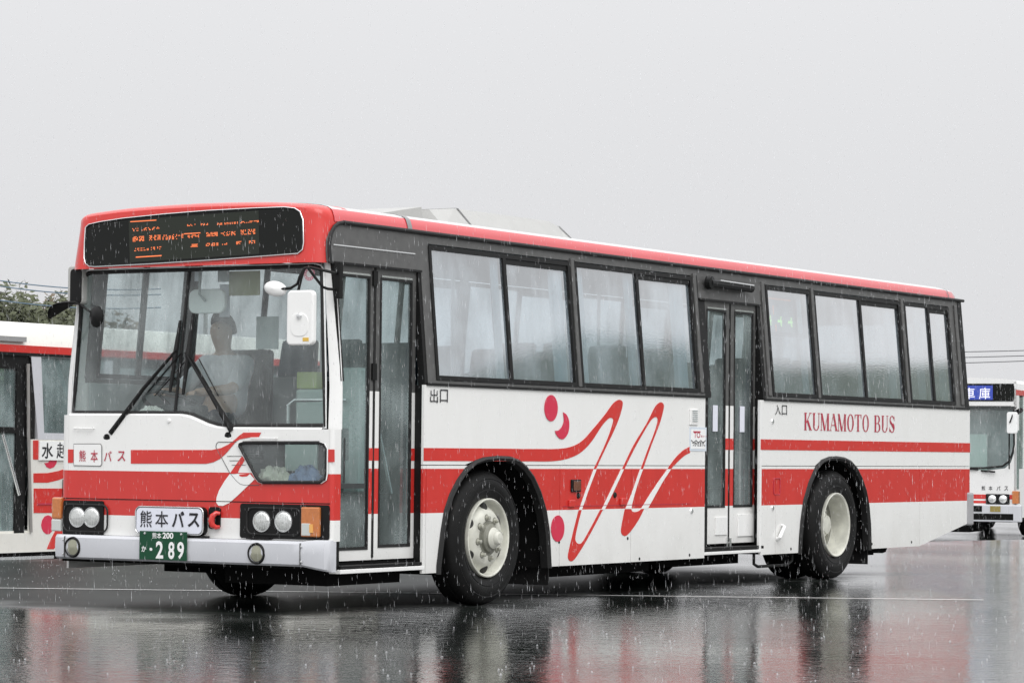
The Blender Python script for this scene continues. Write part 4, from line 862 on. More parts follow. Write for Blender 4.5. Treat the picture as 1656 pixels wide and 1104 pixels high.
for x_ in (3.10, 9.20): MB().box(x_, x_+.012, .06, .56, .12, .62).build('mud_flap', M_rubber, BUS)
MB().tube([(9.3, .35, .27), (10.1, .30, .25)], .05).build('exhaust', M_dark, BUS)
# ------------------------------------------------------------- inside the bus
def seat(x, y):
    mb = MB().box(x, x+.42, y, y+.84, 1.20, 1.32)
    if y > 1 or not 7.2 < x < 9.1: mb.box(x+.05, x+.12, y+.05, y+.79, .86, 1.20)
    s = mb.build('passenger_seat', M_seat, BUS, bevel=.03)
    for k in (0, .43): MB().hexa([(x+.38, y+k, 1.28), (x+.48, y+k, 1.28), (x+.48, y+k+.41, 1.28), (x+.38, y+k+.41, 1.28), (x+.52, y+k+.03, 2.07), (x+.58, y+k+.03, 2.07), (x+.58, y+k+.38, 2.07), (x+.52, y+k+.38, 2.07)]).build('backrest', M_seat, s, bevel=.035)
    MB().tube([(x+.52, y+.03, 1.80), (x+.60, y+.05, 1.85), (x+.60, y+.79, 1.85), (x+.52, y+.81, 1.80)], .012).build('grab_bar', M_dash, s)
for x in (3.2, 3.95, 4.7, 7.1, 7.85, 8.6, 9.35, 10.1, 10.8): seat(x, .12)
for x in (2.1, 2.85, 3.6, 4.35, 5.1, 5.85, 6.6, 7.35, 8.1, 8.85, 9.6, 10.4): seat(x, 1.53)
for x, y in ((1.35, .95), (3.1, .98), (5.5, .98), (6.95, .98), (8.4, 1.0), (2.0, 1.5), (5.9, 1.5)): MB().tube([(x, y, .86), (x, y, 2.78)], .016).build('grab_pole', pmat('pole_grey', (.45, .46, .45), .3, metal=.6), BUS)
def curtain(x, y0, w_, lean):
    rows = []
    for k in range(13):
        t = k/12; rows.append([(x+w_*t*(1-.25*(1-abs(2*q-1))*0), U(1.72+.95*q)+y0+.018*math.sin(t*28), 1.72+.95*q) for q in (0, .25, .5, .75, 1)])
    MB().grid(rows).build('curtain', M_curt, BUS, smooth=True)
for x, w_ in ((3.18, .22), (3.57, .16), (5.22, .26), (7.75, .12), (9.72, .2), (9.0, .16), (10.45, .18), (11.0, .18), (2.30, .10), (4.42, .13)): curtain(x, .055, w_, 0)
# cab
mb = MB(); mb.box(.14, .48, 1.30, 2.40, .86, 1.36); mb.box(.14, .60, 1.45, 2.30, 1.36, 1.42); mb.box(.31, .36, .14, 1.30, .86, 1.10); mb.build('dashboard', M_dash, BUS, bevel=.03)
MB().box(.48, .62, 1.55, 2.05, 1.36, 1.50).build('instrument_binnacle', M_dash, BUS, bevel=.03)
sw_ = empty('steering_wheel'); sw_.parent = BUS
c = Vector((.66, 1.92, 1.50)); ax = Vector((.45, 0, 1)).normalized(); a1 = Vector((0, 1, 0)); b1 = ax.cross(a1)
MB().loop_tube([c+(a1*math.cos(R(t))+b1*math.sin(R(t)))*.24 for t in range(0, 360, 12)], .016, 8).build('wheel_rim', M_dash, sw_, smooth=True)
for t in (90, 210, 330): MB().tube([c-ax*.03, c+(a1*math.cos(R(t))+b1*math.sin(R(t)))*.24], .012).build('spoke', M_dash, sw_)
MB().tube([c-ax*.02, c-ax*.55], .03).build('column', M_dash, sw_)
MB().box(1.14, 1.62, 1.65, 2.19, 1.14, 1.24).hexa([(1.50, 1.67, 1.22), (1.60, 1.67, 1.22), (1.60, 2.17, 1.22), (1.50, 2.17, 1.22), (1.56, 1.69, 1.95), (1.64, 1.69, 1.95), (1.64, 2.15, 1.95), (1.56, 2.15, 1.95)]).box(1.25, 1.5, 1.78, 2.04, .86, 1.14).build('driver_seat', M_dash, BUS, bevel=.03)
MB().box(2.05, 2.08, 1.42, 2.40, .86, 1.75).build('cab_partition', M_int, BUS)
a = pF(430, 610, .95); fb = MB().box(.80, 1.12, .62, .90, .86, 1.62).build('fare_box', M_pale, BUS, bevel=.02)
MB().box(.85, 1.12, .36, .60, .86, 1.78).build('ticket_box', M_pale, BUS, bevel=.02); MB().box(.84, .98, .74, .92, 1.625, 1.75).build('fare_reader', M_lime, fb, bevel=.01)
MB().tube([(.78, .95, 1.0), (.78, .95, 1.50), (.80, .90, 1.54), (.82, .45, 1.54)], .015).build('entry_rail', M_chrome, BUS)
mb = MB(); mb.box(.28, .40, .55, .85, 1.15, 1.34); mb.box(.28, .42, .15, .45, 1.10, 1.33); mb.build('radio_box', M_dash, BUS, bevel=.01)
# interior mirror and route card seen through the glass
c = pWS(333.5, 487, .18); im = MB().prism([(c.x, y, z) for y, z in rrect(c.y-.165, c.y+.165, c.z-.09, c.z+.09, .06, 5)], (.04, 0, 0)).build('inner_mirror', M_txtw, BUS, bevel=.01)
MB().tube([(c.x-.01, c.y, c.z), (c.x-.03, c.y+.04, c.z+.05), (c.x, c.y+.06, c.z+.28)], .010).build('mirror_stalk', M_int, im)
for k, (px_, py_, ww, hh, mt) in enumerate(((320, 447, .03, .035, M_signw), (361, 446, .05, .045, M_int), (395, 458, .14, .09, pmat('yellow_card', (.42, .42, .24), .6)), (363, 486, .045, .12, M_signw), (432, 538, .10, .12, M_int))):
    c = pWS(px_, py_, .22+.05*k); MB().box(c.x, c.x+.006, c.y-ww, c.y+ww, c.z-hh, c.z+hh).build('notice_card', mt, BUS)
# bundled cloths behind the kerb window
def cloth(name, c, sx_, sy_, sz_, mat, seed):
    rg_ = random.Random(seed); ph = [rg_.uniform(0, 6) for _ in range(8)]; rows = []
    for i in range(13):
        a_ = math.pi*i/12*.5+.0; row = []
        for k in range(29):
            t = 2*math.pi*k/28; rr_ = 1+.16*math.sin(3*t+ph[0]+i*.5)+.12*math.sin(7*t+ph[1]-i*.9)+.07*math.sin(11*t+ph[2]+i*1.3)
            row.append((c[0]+sx_*math.sin(a_)*math.cos(t)*rr_, c[1]+sy_*math.sin(a_)*math.sin(t)*rr_, c[2]+sz_*math.cos(a_)*(1+.22*math.sin(5*t+ph[3])*math.sin(a_*3))+.012*math.sin(9*t+i+ph[4])))
        rows.append(row)
    return MB().grid(rows).build(name, mat, smooth=True)
MB().box(.03, .50, .06, .86, .90, .935).build('cab_shelf', M_dash, BUS)
MB().box(.28, .30, .10, .80, .94, 1.26).build('shelf_back', M_dash, BUS); MB().box(.262, .278, .32, .60, 1.02, 1.22).build('notice_card', M_pale, BUS)
k1 = pF(443, 768, .14); k2 = pF(496, 768, .14)
tag(cloth('folded_cloth', (.13, k1.y, .937), .07, .145, .10, pmat('beige_cloth', (.48, .48, .40), .9, noise=.2, nscale=50), 4), 'crumpled beige cloth lying behind the low front window of the bus', 'cloth')
tag(cloth('folded_cloth', (.13, k2.y, .937), .06, .125, .11, pmat('blue_cloth', (.17, .23, .36), .9, noise=.4, nscale=40), 9), 'crumpled blue and white cloth behind the low front window of the bus', 'cloth')
k3 = pF(245, 655, .30); tag(cloth('work_glove', (.30, k3.y, 1.425), .07, .11, .05, pmat('white_cotton', (.70, .70, .66), .9), 13), 'white cotton glove lying on the dashboard behind the windscreen', 'glove')
# ------------------------------------------------------------- driver
def skin(name, joints, edges, mat, parent=None, sub=2):
    me = bpy.data.meshes.new(name); me.from_pydata([j[0] for j in joints], edges, [])
    ob = bpy.data.objects.new(name, me); COL.objects.link(ob)
    md = ob.modifiers.new('skin', 'SKIN'); md.use_smooth_shade = True
    for v, j in zip(me.skin_vertices[0].data, joints): v.radius = (j[1], j[2] if len(j) > 2 else j[1])
    me.skin_vertices[0].data[0].use_root = True
    s = ob.modifiers.new('sub', 'SUBSURF'); s.levels = s.render_levels = sub
    bpy.context.view_layer.update()
    m2 = bpy.data.meshes.new_from_object(ob.evaluated_get(bpy.context.evaluated_depsgraph_get())); bpy.data.objects.remove(ob)
    m2.name = name; m2.materials.clear(); m2.materials.append(mat)
    for p_ in m2.polygons: p_.use_smooth = True
    o = bpy.data.objects.new(name, m2); COL.objects.link(o)
    if parent: o.parent = parent
    return o
dx, dy = 1.32, 1.92
J = [((dx+.05, dy, 1.38), .15), ((dx, dy, 1.62), .14), ((dx-.03, dy, 1.82), .12), ((dx-.05, dy, 1.93), .055), ((dx-.065, dy, 2.00), .078), ((dx-.07, dy, 2.08), .10, .088), ((dx-.06, dy, 2.17), .092),
     ((dx-.02, dy-.19, 1.83), .065), ((dx-.28, dy-.27, 1.63), .048), ((dx-.52, dy-.17, 1.60), .036), ((dx-.60, dy-.15, 1.60), .03),
     ((dx-.02, dy+.19, 1.83), .065), ((dx-.25, dy+.28, 1.60), .048), ((dx-.50, dy+.2, 1.60), .036), ((dx-.58, dy+.18, 1.60), .03),
     ((dx-.35, dy-.12, 1.36), .085), ((dx-.50, dy-.13, 1.15), .06), ((dx-.55, dy-.13, .93), .045), ((dx-.68, dy-.13, .91), .035),
     ((dx-.35, dy+.12, 1.36), .085), ((dx-.50, dy+.13, 1.15), .06), ((dx-.55, dy+.13, .93), .045), ((dx-.68, dy+.13, .91), .035),
     ((dx-.175, dy, 2.065), .018)]
E_ = [(0, 1), (1, 2), (2, 3), (3, 4), (4, 5), (5, 6), (2, 7), (7, 8), (8, 9), (9, 10), (2, 11), (11, 12), (12, 13), (13, 14), (0, 15), (15, 16), (16, 17), (17, 18), (0, 19), (19, 20), (20, 21), (21, 22), (5, 23)]
M_skin = pmat('skin', (.55, .36, .26), .55)
drv = skin('person', J, E_, M_skin)
tag(drv, 'driver in a white shirt sitting at the steering wheel of the front bus', 'person')
skin('shirt', [((j[0]), j[1]+.018) for j in [J[0], J[1], J[2], J[7], J[8], J[11], J[12]]]+[(tuple(Vector(J[2][0])+Vector((-.01, 0, .07))), .075)], [(0, 1), (1, 2), (2, 3), (3, 4), (2, 5), (5, 6), (2, 7)], pmat('shirt_cotton', (.88, .89, .92), .85), drv)
skin('trousers', [((j[0]), j[1]+.014) for j in [J[0], J[15], J[16], J[17], J[19], J[20], J[21]]], [(0, 1), (1, 2), (2, 3), (0, 4), (4, 5), (5, 6)], pmat('trouser_cloth', (.03, .035, .05), .9), drv)
MB().grid([[(dx-.048+.112*math.sin(R(a_))*math.cos(R(t_))+.03*math.cos(R(a_))*0, dy+.097*math.sin(R(a_))*math.sin(R(t_)), 2.115+.118*math.cos(R(a_))-.05*math.sin(R(a_))*math.cos(R(t_))) for t_ in range(0, 361, 15)] for a_ in (0, 20, 40, 60, 78, 92)]).build('hair', pmat('hair', (.03, .025, .022), .7), drv, smooth=True)
for s_ in (-1, 1):
    MB().lathe([(0, .004), (.007, .003), (.009, -.004)], (dx-.160, dy+s_*.034, 2.10), (-1, 0, 0), 10).build('eye', M_black, drv)
    for k in range(4): MB().tube([(dx-.60, dy+s_*.16+.012*k-.02, 1.60), (dx-.655, dy+s_*.165+.014*k-.02, 1.605-.004*k), (dx-.665, dy+s_*.165+.014*k-.02, 1.575)], [.010, .009, .007], 6).build('finger', M_skin, drv, smooth=True)
    MB().tube([(dx-.58, dy+s_*.12, 1.60), (dx-.62, dy+s_*.10, 1.59), (dx-.65, dy+s_*.11, 1.575)], [.011, .010, .008], 6).build('finger', M_skin, drv, smooth=True)

# ================================================================== OTHER BUSES
YL = 10.7
def pL(px, py, d=0): return on_plane(px, py, (0, 1, 0), YL-d)
LB = empty('parked_bus', (pL(-160, 930).x, YL, -DROP)); tag(LB, 'white and red bus behind at left, with its dark open door and a white-framed window', 'bus')
LB.matrix_world  # placed in world axes; parts are given in world space and re-based
def lb(mb, name, mat, par=None, **k):
    o = mb.build(name, mat, None, **k); o.data.transform(Matrix.Translation(-LB.location)); o.parent = par or LB; return o
lx0, lx1 = pL(-170, 700).x, pL(-170, 700).x+9.6
zt_, zr0, zr1, zsk, zbelt = pL(55, 519).z, pL(55, 571).z, pL(55, 559).z, pL(30, 893).z, pL(60, 710).z
xd1, xw0 = pL(50, 700).x, pL(56, 700).x
M_cream = pmat('cream_white', (.72, .71, .66), .35, noise=.06)
lb(MB().box(xd1, lx1, YL, YL+.03, zsk, zbelt), 'side_panel', M_cream); lb(MB().box(lx0, xd1, YL, YL+.03, zsk, pL(20, 862).z), 'side_panel', M_cream)
lb(MB().box(lx0, lx1, YL+.03, YL+2.46, zsk+.1, zsk+.25).box(lx0, lx1, YL+2.44, YL+2.47, zsk, zbelt).box(lx0, lx0+.03, YL, YL+2.46, zsk, zbelt).box(lx1-.03, lx1, YL, YL+2.46, zsk, zr0), 'body_shell', M_cream)
lb(MB().box(xw0, lx1, YL+.45, YL+.48, zsk+.2, zr0), 'inner_wall', M_dash); lb(MB().box(lx0, xw0, YL+1.5, YL+1.53, zsk+.2, zr0), 'inner_wall', M_dash)
lb(MB().grid([[(x, y, z) for y, z in ((YL+.02, zr1), (YL+.05, zr1+.10), (YL+.15, zt_-.03), (YL+.4, zt_), (YL+1.25, zt_+.03), (YL+2.1, zt_), (YL+2.46, zr1))] for x in (lx0, lx1)]), 'roof', M_cream, smooth=True)
a, b = pL(-20, 550), pL(41, 553); lb(MB().box(a.x-1.2, b.x, YL-.02, YL+.3, b.z, pL(41, 545).z), 'roof_shade_strip', pmat('roof_shadow_grey', (.30, .30, .30), .6))  # grey strip stands in for the shade along the roof side
lb(MB().box(lx0, lx1, YL-.002, YL+.03, zr0, zr1), 'red_stripe', M_red); lb(MB().box(lx0, lx1, YL-.012, YL+.03, zr0-.035, zr0), 'drip_rail', M_black)
rp = [(YL+.02, zr0), (YL+.02, zr1), (YL+.05, zr1+.10), (YL+.15, zt_-.03), (YL+.4, zt_-.002), (YL+1.25, zt_+.028), (YL+2.1, zt_-.002), (YL+2.44, zr1), (YL+2.44, zr0)]
for xe, dxe in ((lx0, .04), (lx1, -.04)): lb(MB().prism([(xe, y, z) for y, z in rp], (dxe, 0, 0)), 'roof_end', M_cream)
lw = lb(MB().box(lx0, lx0+.05, YL+.1, YL+2.36, zbelt-.10, zbelt-.04).box(lx0, lx0+.05, YL+.1, YL+2.36, zr0-.06, zr0).box(lx0, lx0+.06, YL, YL+.1, zbelt, zr0).box(lx0, lx0+.06, YL+2.36, YL+2.46, zbelt, zr0).box(lx0, lx0+.05, YL+1.2, YL+1.24, zbelt-.04, zr0-.06), 'windscreen_frame', M_black)
lb(MB().box(lx0+.02, lx0+.026, YL+.1, YL+2.36, zbelt-.04, zr0-.06), 'windscreen', M_ws, lw)
lb(MB().box(lx0-.08, lx0, YL, YL+2.46, zsk, zsk+.2), 'bumper', M_silver, bevel=.02)
for yy in (YL+.35, YL+2.1): lb(MB().lathe([(0, .02), (.06, .014), (.085, 0)], (lx0, yy, zsk+.36), (-1, 0, 0), 20), 'headlight', M_lamp, smooth=True)
lb(MB().box(lx0-.004, lx0, YL+.02, YL+2.44, pL(60, 829).z, pL(60, 789).z), 'red_band', M_red)
# door: posts, panes, rail
dz0, dz1 = pL(20, 862).z, zr0-.035
do = lb(MB().box(lx0+.2, xd1, YL+.02, YL+.07, pL(20, 596).z, dz1).box(pL(28, 700).x, pL(44, 700).x, YL+.02, YL+.07, dz0, pL(20, 596).z).box(lx0+.2, pL(28, 700).x, YL+.02, YL+.07, pL(10, 700).z, pL(10, 690).z), 'door', M_black)
lb(MB().box(lx0+.2, pL(28, 700).x, YL+.04, YL+.05, pL(10, 690).z, pL(20, 596).z).box(lx0+.2, pL(28, 700).x, YL+.04, YL+.05, dz0, pL(10, 700).z), 'pane', M_door, do)
lb(MB().tube([pL(4, 702, .02), pL(31, 800, .02)], .018), 'grab_rail', M_chrome, do); lb(MB().tube([pL(45.5, 588, .01), pL(46, 705, .01), pL(50, 860, .01)], .02), 'door_post', pmat('alloy', (.35, .34, .32), .4, metal=.5), do)
lb(MB().box(xd1-.02, xw0, YL, YL+.06, zbelt, dz1), 'door_pillar', M_black)
# white-framed window
gz0, gz1 = pL(85, 700).z, pL(85, 578).z; gx0 = pL(71, 690).x; gxt = pL(66, 580).x
wf = MB().prism([(pL(50, 574).x, YL-.006, dz1), (pL(61, 708).x, YL-.006, zbelt), (gx0, YL-.006, zbelt), (gx0, YL-.006, gz0), (gxt, YL-.006, gz1), (gxt, YL-.006, dz1)], (0, .05, 0)).box(gx0, gx0+1.1, YL-.006, YL+.044, zbelt, gz0).box(gxt, gx0+1.1, YL-.006, YL+.044, gz1, dz1).box(gx0+1.1, gx0+1.25, YL-.006, YL+.044, zbelt, dz1)
wf = lb(wf, 'window', M_silver)
lb(MB().box(gxt, gx0+1.1, YL+.015, YL+.02, gz0, gz1), 'pane', M_door, wf)
lb(MB().tube([pL(88, 590, -.1), pL(110, 578, -.1)], .012).tube([pL(90, 585, -.25), pL(108, 640, -.25)], .03), 'wiper_arm', M_int, wf)
for k in range(3):
    xa = gx0+1.3+k*2.3; w2 = lb(MB().box(xa, xa+2.2, YL, YL+.03, zbelt, zbelt+.06).box(xa, xa+2.2, YL, YL+.03, dz1-.08, dz1).box(xa, xa+.08, YL, YL+.03, zbelt, dz1).box(xa+2.12, xa+2.3, YL, YL+.03, zbelt, dz1), 'window', M_black); lb(MB().box(xa+.08, xa+2.12, YL+.012, YL+.018, zbelt+.06, dz1-.08), 'pane', M_door, w2)
# route board and livery
a, b = pL(62, 713), pL(122, 744); sb = lb(MB().box(a.x, b.x, YL-.02, YL, b.z, a.z), 'route_board', M_txtw)
def ltext(ch, x0, y0, x1, y1):
    a, b = pL(x0, y1), pL(x1, y0); o = text('lettering', ch, (a.x, YL-.021, a.z), (1, 0, 0), (0, 0, 1), b.x-a.x, b.z-a.z, M_txtk, None, .02); o.data.transform(Matrix.Translation(-LB.location)); o.parent = sb
ltext('水', 65, 716, 84, 741); ltext('越', 89, 715, 110, 741)
def z42(p): return (p[0]/4.246, 690+p[1]/4.246)
def lpoly(pts, mat, name='red_swoosh', sp=False):
    q = [pL(*z42(p), .004) for p in pts]; lb(MB().prism(q, (0, .004, 0)), name, mat)
lpoly([(228, 92), (265, 92), (265, 224), (228, 224)], M_red, 'red_block')
lpoly([(305, 248), (330, 246), (345, 228), (392, 226), (388, 250), (372, 275), (345, 286), (320, 275)], M_redc)
lpoly([(230, 318), (330, 316), (400, 302), (470, 280), (560, 230), (560, 300), (470, 338), (400, 365), (330, 382), (230, 382)], M_red)
lpoly([(232, 422), (620, 422), (620, 590), (232, 590)], M_red, 'red_band')
lpoly([(284, 672), (290, 640), (308, 613), (330, 605), (352, 613), (366, 640), (368, 680), (360, 712), (340, 735), (318, 735), (298, 718), (287, 695)], M_redc, 'red_disc')
lpoly([(322, 838), (350, 770), (382, 710), (430, 640), (430, 740), (400, 800), (370, 838)], M_red)
lb(MB().box(pL(60, 815).x, pL(96, 815).x, YL-.012, YL, pL(70, 816).z, pL(70, 813).z), 'flap_rail', M_txtr)
a, b = pL(101, 775), pL(113, 792); mk = lb(MB().box(a.x, b.x, YL-.04, YL, b.z-.12, a.z), 'side_marker', M_black); lb(MB().box(a.x+.01, b.x-.01, YL-.055, YL-.04, b.z, a.z-.01), 'lens', M_orange, mk)
lb(MB().box(lx0, pL(84, 900).x, YL-.03, YL+.2, pL(40, 904).z, pL(40, 899).z), 'step_edge', M_chrome); lb(MB().box(lx0, lx1, YL+.05, YL+2.4, -DROP+.18, zsk+.1), 'chassis', M_dark)
for x_, y_ in ((pL(102, 900).x+.25, YL+.05), (pL(102, 900).x+5.6, YL+.05), (pL(102, 900).x+.25, YL+2.15), (pL(102, 900).x+5.6, YL+2.15)):
    wl_ = lb(MB().lathe(TY, (x_, y_, -DROP+.515), (0, -1, 0), 36), 'wheel', M_tyre, smooth=True); lb(MB().lathe(RF+HUB, (x_, y_, -DROP+.515), (0, -1, 0), 30), 'rim', M_rim, wl_, smooth=True)

# right-hand bus, facing the camera
RB = empty('parked_bus', (35.0, 8.7, -DROP), R(9.5)); tag(RB, 'white bus behind at right, facing forward with a blue destination sign', 'bus')
K_ = 84.5*math.cos(R(12))
def ry(px): return (1640-px)/K_
def rz(py): return (868-py)/84.5
def rbx(name, mat, x0, x1, px0, px1, py0, py1, par=RB, bevel=0): return MB().box(x0, x1, ry(px1), ry(px0), rz(py1), rz(py0)).build(name, mat, par, bevel=bevel)
M_wht2 = pmat('parked_white', (.78, .78, .77), .35, noise=.04)
yl_ = 2.46
MB().prism([(0, y, z) for y, z in [(0, .60), (yl_, .60), (yl_, 1.30), (1.9, 1.27), (.5, 1.27), (.2, 1.31), (.09, 1.42), (.03, 1.6), (0, 1.75)]], (.05, 0, 0)).build('front_panel', M_wht2, RB)
MB().box(0, .06, 0, yl_, 2.47, 2.56).box(0, .06, 0, .04, 2.5, 2.95).box(0, .06, yl_-.04, yl_, 2.5, 2.95).build('header', M_wht2, RB)
MB().grid([[(x, y, z) for y, z in ((0, 2.78), (.01, 2.90), (.06, 2.96), (.3, 2.99), (1.23, 3.02), (2.16, 2.99), (2.40, 2.96), (2.46, 2.78))] for x in (0, 10.5)]).build('roof', M_wht2, RB, smooth=True)
MB().prism([(0, y, z) for y, z in ((0, 2.93), (.02, 2.935), (.06, 2.96), (.3, 2.99), (1.23, 3.02), (2.16, 2.99), (2.4, 2.96), (2.46, 2.93), (2.46, 2.895), (0, 2.895))], (.05, 0, 0)).build('brow', M_wht2, RB)
ds_ = MB().prism([(-.01, y, z) for y, z in rrect(.03, 2.42, rz(651), rz(624), .05, 4)], (.03, 0, 0)).build('destination_display', M_dispg, RB)
MB().box(-.014, -.010, ry(1604), 2.0, rz(649), rz(626.5)).build('display_panel', pmat('display_blue', (.035, .06, .33), .4, emit=(.05, .09, .5), estr=.25), ds_)
M_dw = pmat('display_white', (.8, .8, .9), .5, emit=(.8, .8, .95), estr=.35)
def rtext(ch, px0, px1, py0, py1, mat, par, x, bold): text('lettering', ch, (x, ry(px0), rz(py1)), (0, -1, 0), (0, 0, 1), ry(px0)-ry(px1), rz(py0)-rz(py1), mat, par, bold)
rtext('庫', 1582.5, 1600, 630, 648, M_dw, ds_, -.016, .03); rtext('車', 1558, 1576, 630, 648, M_dw, ds_, -.016, .03)
wv = [(.04, 2.42), (.03, 1.75), (.06, 1.6), (.12, 1.45), (.25, 1.35), (.6, 1.31), (1.9, 1.30), (2.40, 1.33), (2.42, 2.42), (2.36, 2.46), (.10, 2.46)]
wn = MB().add([(.012, y, z) for y, z in wv], [tuple(range(len(wv)))]).build('windscreen', M_ws, RB); MB().loop_tube([(.008, y, z) for y, z in wv], .02).build('screen_rubber', M_rubber, wn)
MB().box(.5, .52, .1, 2.3, 1.0, 2.4).build('partition', M_int, RB); MB().box(.35, .4, .62, 1.05, 1.25, 1.95).build('notice_board', M_pale, RB); MB().box(.2, .45, 1.1, 2.3, 1.0, 1.45).build('dashboard', M_dash, RB)
MB().box(-.02, 0, .02, yl_, 2.42, 2.47).build('sun_visor', M_dash, RB)
MB().tube([(-.02, .70, 1.28), (-.05, 1.3, 1.31)], .015).build('wiper', M_black, RB)
MB().tube([(-.02, .65, 1.26), (-.05, .38, 1.24)], .018).build('wiper', M_black, RB)
rbx('red_band', M_red, -.004, 0, 1434, 1640, 799, 806); rbx('red_band', M_red, -.004, 0, 1434, 1600, 809, 813)
hl_ = rbx('headlight', M_black, -.03, 0, 1594, 1631, 798, 814, bevel=.01)
for c_ in (1604, 1621): MB().lathe([(0, .03), (.05, .022), (.075, 0)], (-.03, ry(c_), rz(806)), (-1, 0, 0), 20).build('lamp', M_lamp, hl_, smooth=True)
rbx('indicator', M_orange, -.03, .12, 1635, 1645, 793, 813, bevel=.01)
for t_, a_, b_ in (('熊', 1587, 1592.5), ('本', 1598, 1604), ('バ', 1610.5, 1616.5), ('ス', 1622.5, 1628.5)): rtext(t_, a_, b_, 785.5, 792.5, M_txtk, RB, -.004, .02)
bp_ = rbx('bumper', M_silver, -.08, .05, 1430, 1650, 815, 842, bevel=.02); rbx('bumper_recess', M_dark, -.082, -.07, 1440, 1638, 829, 839, bp_); rbx('fog_lamp', M_dark, -.09, -.07, 1575, 1589, 817, 826, bp_); rbx('fog_lamp', pmat('amber_fog', (.28, .22, .06), .2), -.09, -.07, 1602, 1618, 817, 826, bp_)
MB().box(0, 10.5, 0, .03, .38, 1.30).box(0, .30, 0, .03, 1.30, 2.8).box(.72, 10.5, 0, .03, 2.6, 2.8).box(.72, .85, 0, .03, 1.3, 2.6).build('side_panel', M_wht2, RB)
MB().prism([(10.46, y, z) for y, z in ((0, 2.78), (.01, 2.90), (.06, 2.955), (.3, 2.985), (1.23, 3.015), (2.16, 2.985), (2.40, 2.955), (2.46, 2.78))], (.04, 0, 0)).box(0, 10.5, yl_-.03, yl_, .38, 2.8).box(10.46, 10.5, 0, yl_, .38, 2.8).build('body_shell', M_wht2, RB); MB().box(-.0, 10.5, -.004, 0, 2.68, 2.78).build('red_stripe', M_red, RB)
MB().box(.08, .28, -.006, .0, rz(790), rz(697)).build('corner_window', M_door, RB); MB().box(.30, .72, .01, .02, .9, 2.65).build('door', M_door, RB)
for k in range(5): MB().box(.9+k*1.9, 2.7+k*1.9, .005, .015, 1.5, 2.6).build('window', M_door, RB)
c_ = Vector((-.25, ry(1638.5), rz(685.5))); rm_ = MB().prism([(c_.x, y, z) for y, z in rrect(c_.y-.10, c_.y+.10, c_.z-.2, c_.z+.2, .04, 4)], (.05, 0, 0)).build('wing_mirror', M_txtw, RB, bevel=.01)
MB().tube([(.02, 0, 2.45), (-.2, .0, 2.40), (-.26, c_.y, c_.z+.1), (-.26, c_.y+.04, c_.z)], .014).tube([(.02, -.02, 2.36), (-.1, -.12, 2.4)], .05).tube([(-.26, c_.y+.05, c_.z-.2), (-.1, .1, 1.3)], .014).build('mirror_arm', M_black, rm_)
MB().box(.1, 10.4, .1, 2.36, .30, .62).build('chassis', M_dark, RB)
for x_, y_, o_ in ((2.1, .06, -1), (2.1, 2.4, 1), (7.8, .06, -1), (7.8, 2.4, 1)):
    wl_ = MB().lathe(TY, (x_, y_, .515), (0, o_, 0), 32).build('wheel', M_tyre, RB, smooth=True); MB().lathe(RF+HUB, (x_, y_, .515), (0, o_, 0), 24).build('rim', M_rim, wl_, smooth=True)
MB().box(.1, 1.5, .9, 2.3, .10, .32).build('engine_sump', M_dark, RB)

# ================================================================== TREES, POLES, WIRES
def at_dist(px, py, D):
    d = ray(px, py); return CAM+d*(D/math.hypot(d.x, d.y))
M_leaf = pmat('leaf_olive', (.075, .085, .042), .7, noise=.6, nscale=1.2); M_leaf2 = pmat('leaf_brown', (.13, .10, .065), .7, noise=.5, nscale=1.5); M_bark = pmat('bark', (.08, .065, .05), .9, noise=.4, nscale=10)
def tree(px, D, h, rad, seed, label, leaf, n=15000, lo=.30):
    rg_ = random.Random(seed); b = at_dist(px, 700, D); b.z = -DROP; o = empty('tree', b); tag(o, label, 'tree', 'trees behind the parked bus')
    tr = MB(); tr.tube([(0, 0, -.1), (.05, .02, h*.2), (0, .08, h*.45), (.1, 0, h*.7)], [.16, .13, .09, .03], 8); cl_ = []
    for k in range(26):
        t = rg_.uniform(0, 6.28); z = h*rg_.uniform(lo, .95); r_ = rad*rg_.uniform(.25, 1)*math.sqrt(max(.05, 1-((z/h-.6)/.5)**2)); e = Vector((r_*math.cos(t), r_*math.sin(t), z)); cl_.append((e, rad*rg_.uniform(.16, .34)))
        tr.tube([(0, .04, z*.55), tuple(e*.55+Vector((0, 0, z*.25))), tuple(e)], [.05, .03, .008], 5)
    tr.build('trunk', M_bark, o, smooth=True); lf = MB()
    for k in range(n):
        c_, r_ = rg_.choice(cl_); d = Vector((rg_.gauss(0, 1), rg_.gauss(0, 1), rg_.gauss(0, .8))).normalized()*r_*rg_.random()**.45; p_ = c_+d
        a_ = Vector((rg_.gauss(0, 1), rg_.gauss(0, 1), rg_.gauss(0, 1))).normalized()*rg_.uniform(.05, .12); b_ = a_.orthogonal().normalized()*rg_.uniform(.03, .07)
        lf.v += [tuple(p_-a_), tuple(p_+b_), tuple(p_+a_), tuple(p_-b_)]; m_ = len(lf.v); lf.f.append((m_-4, m_-3, m_-2, m_-1))
    lf.build('crown', leaf, o, recalc=False)
tree(22, 66, 5.1, 2.4, 21, 'olive green bushy tree above the roof of the left parked bus', M_leaf)
tree(100, 70, 4.95, 2.1, 22, 'sparse brownish tree beside the mirror of the front bus', M_leaf2, 11000)
tree(-70, 64, 4.8, 2.2, 23, 'olive tree at the left edge of the picture', M_leaf)
def pole(px, D, h):
    b = at_dist(px, 700, D); b.z = -DROP; o = empty('utility_pole', b)
    MB().tube([(0, 0, -.2), (0, 0, h)], [.16, .10], 10).build('shaft', pmat('concrete_pole', (.32, .32, .31), .8), o, smooth=True); MB().box(-.9, .9, -.05, .05, h-.6, h-.5).build('crossarm', M_grey, o); return o
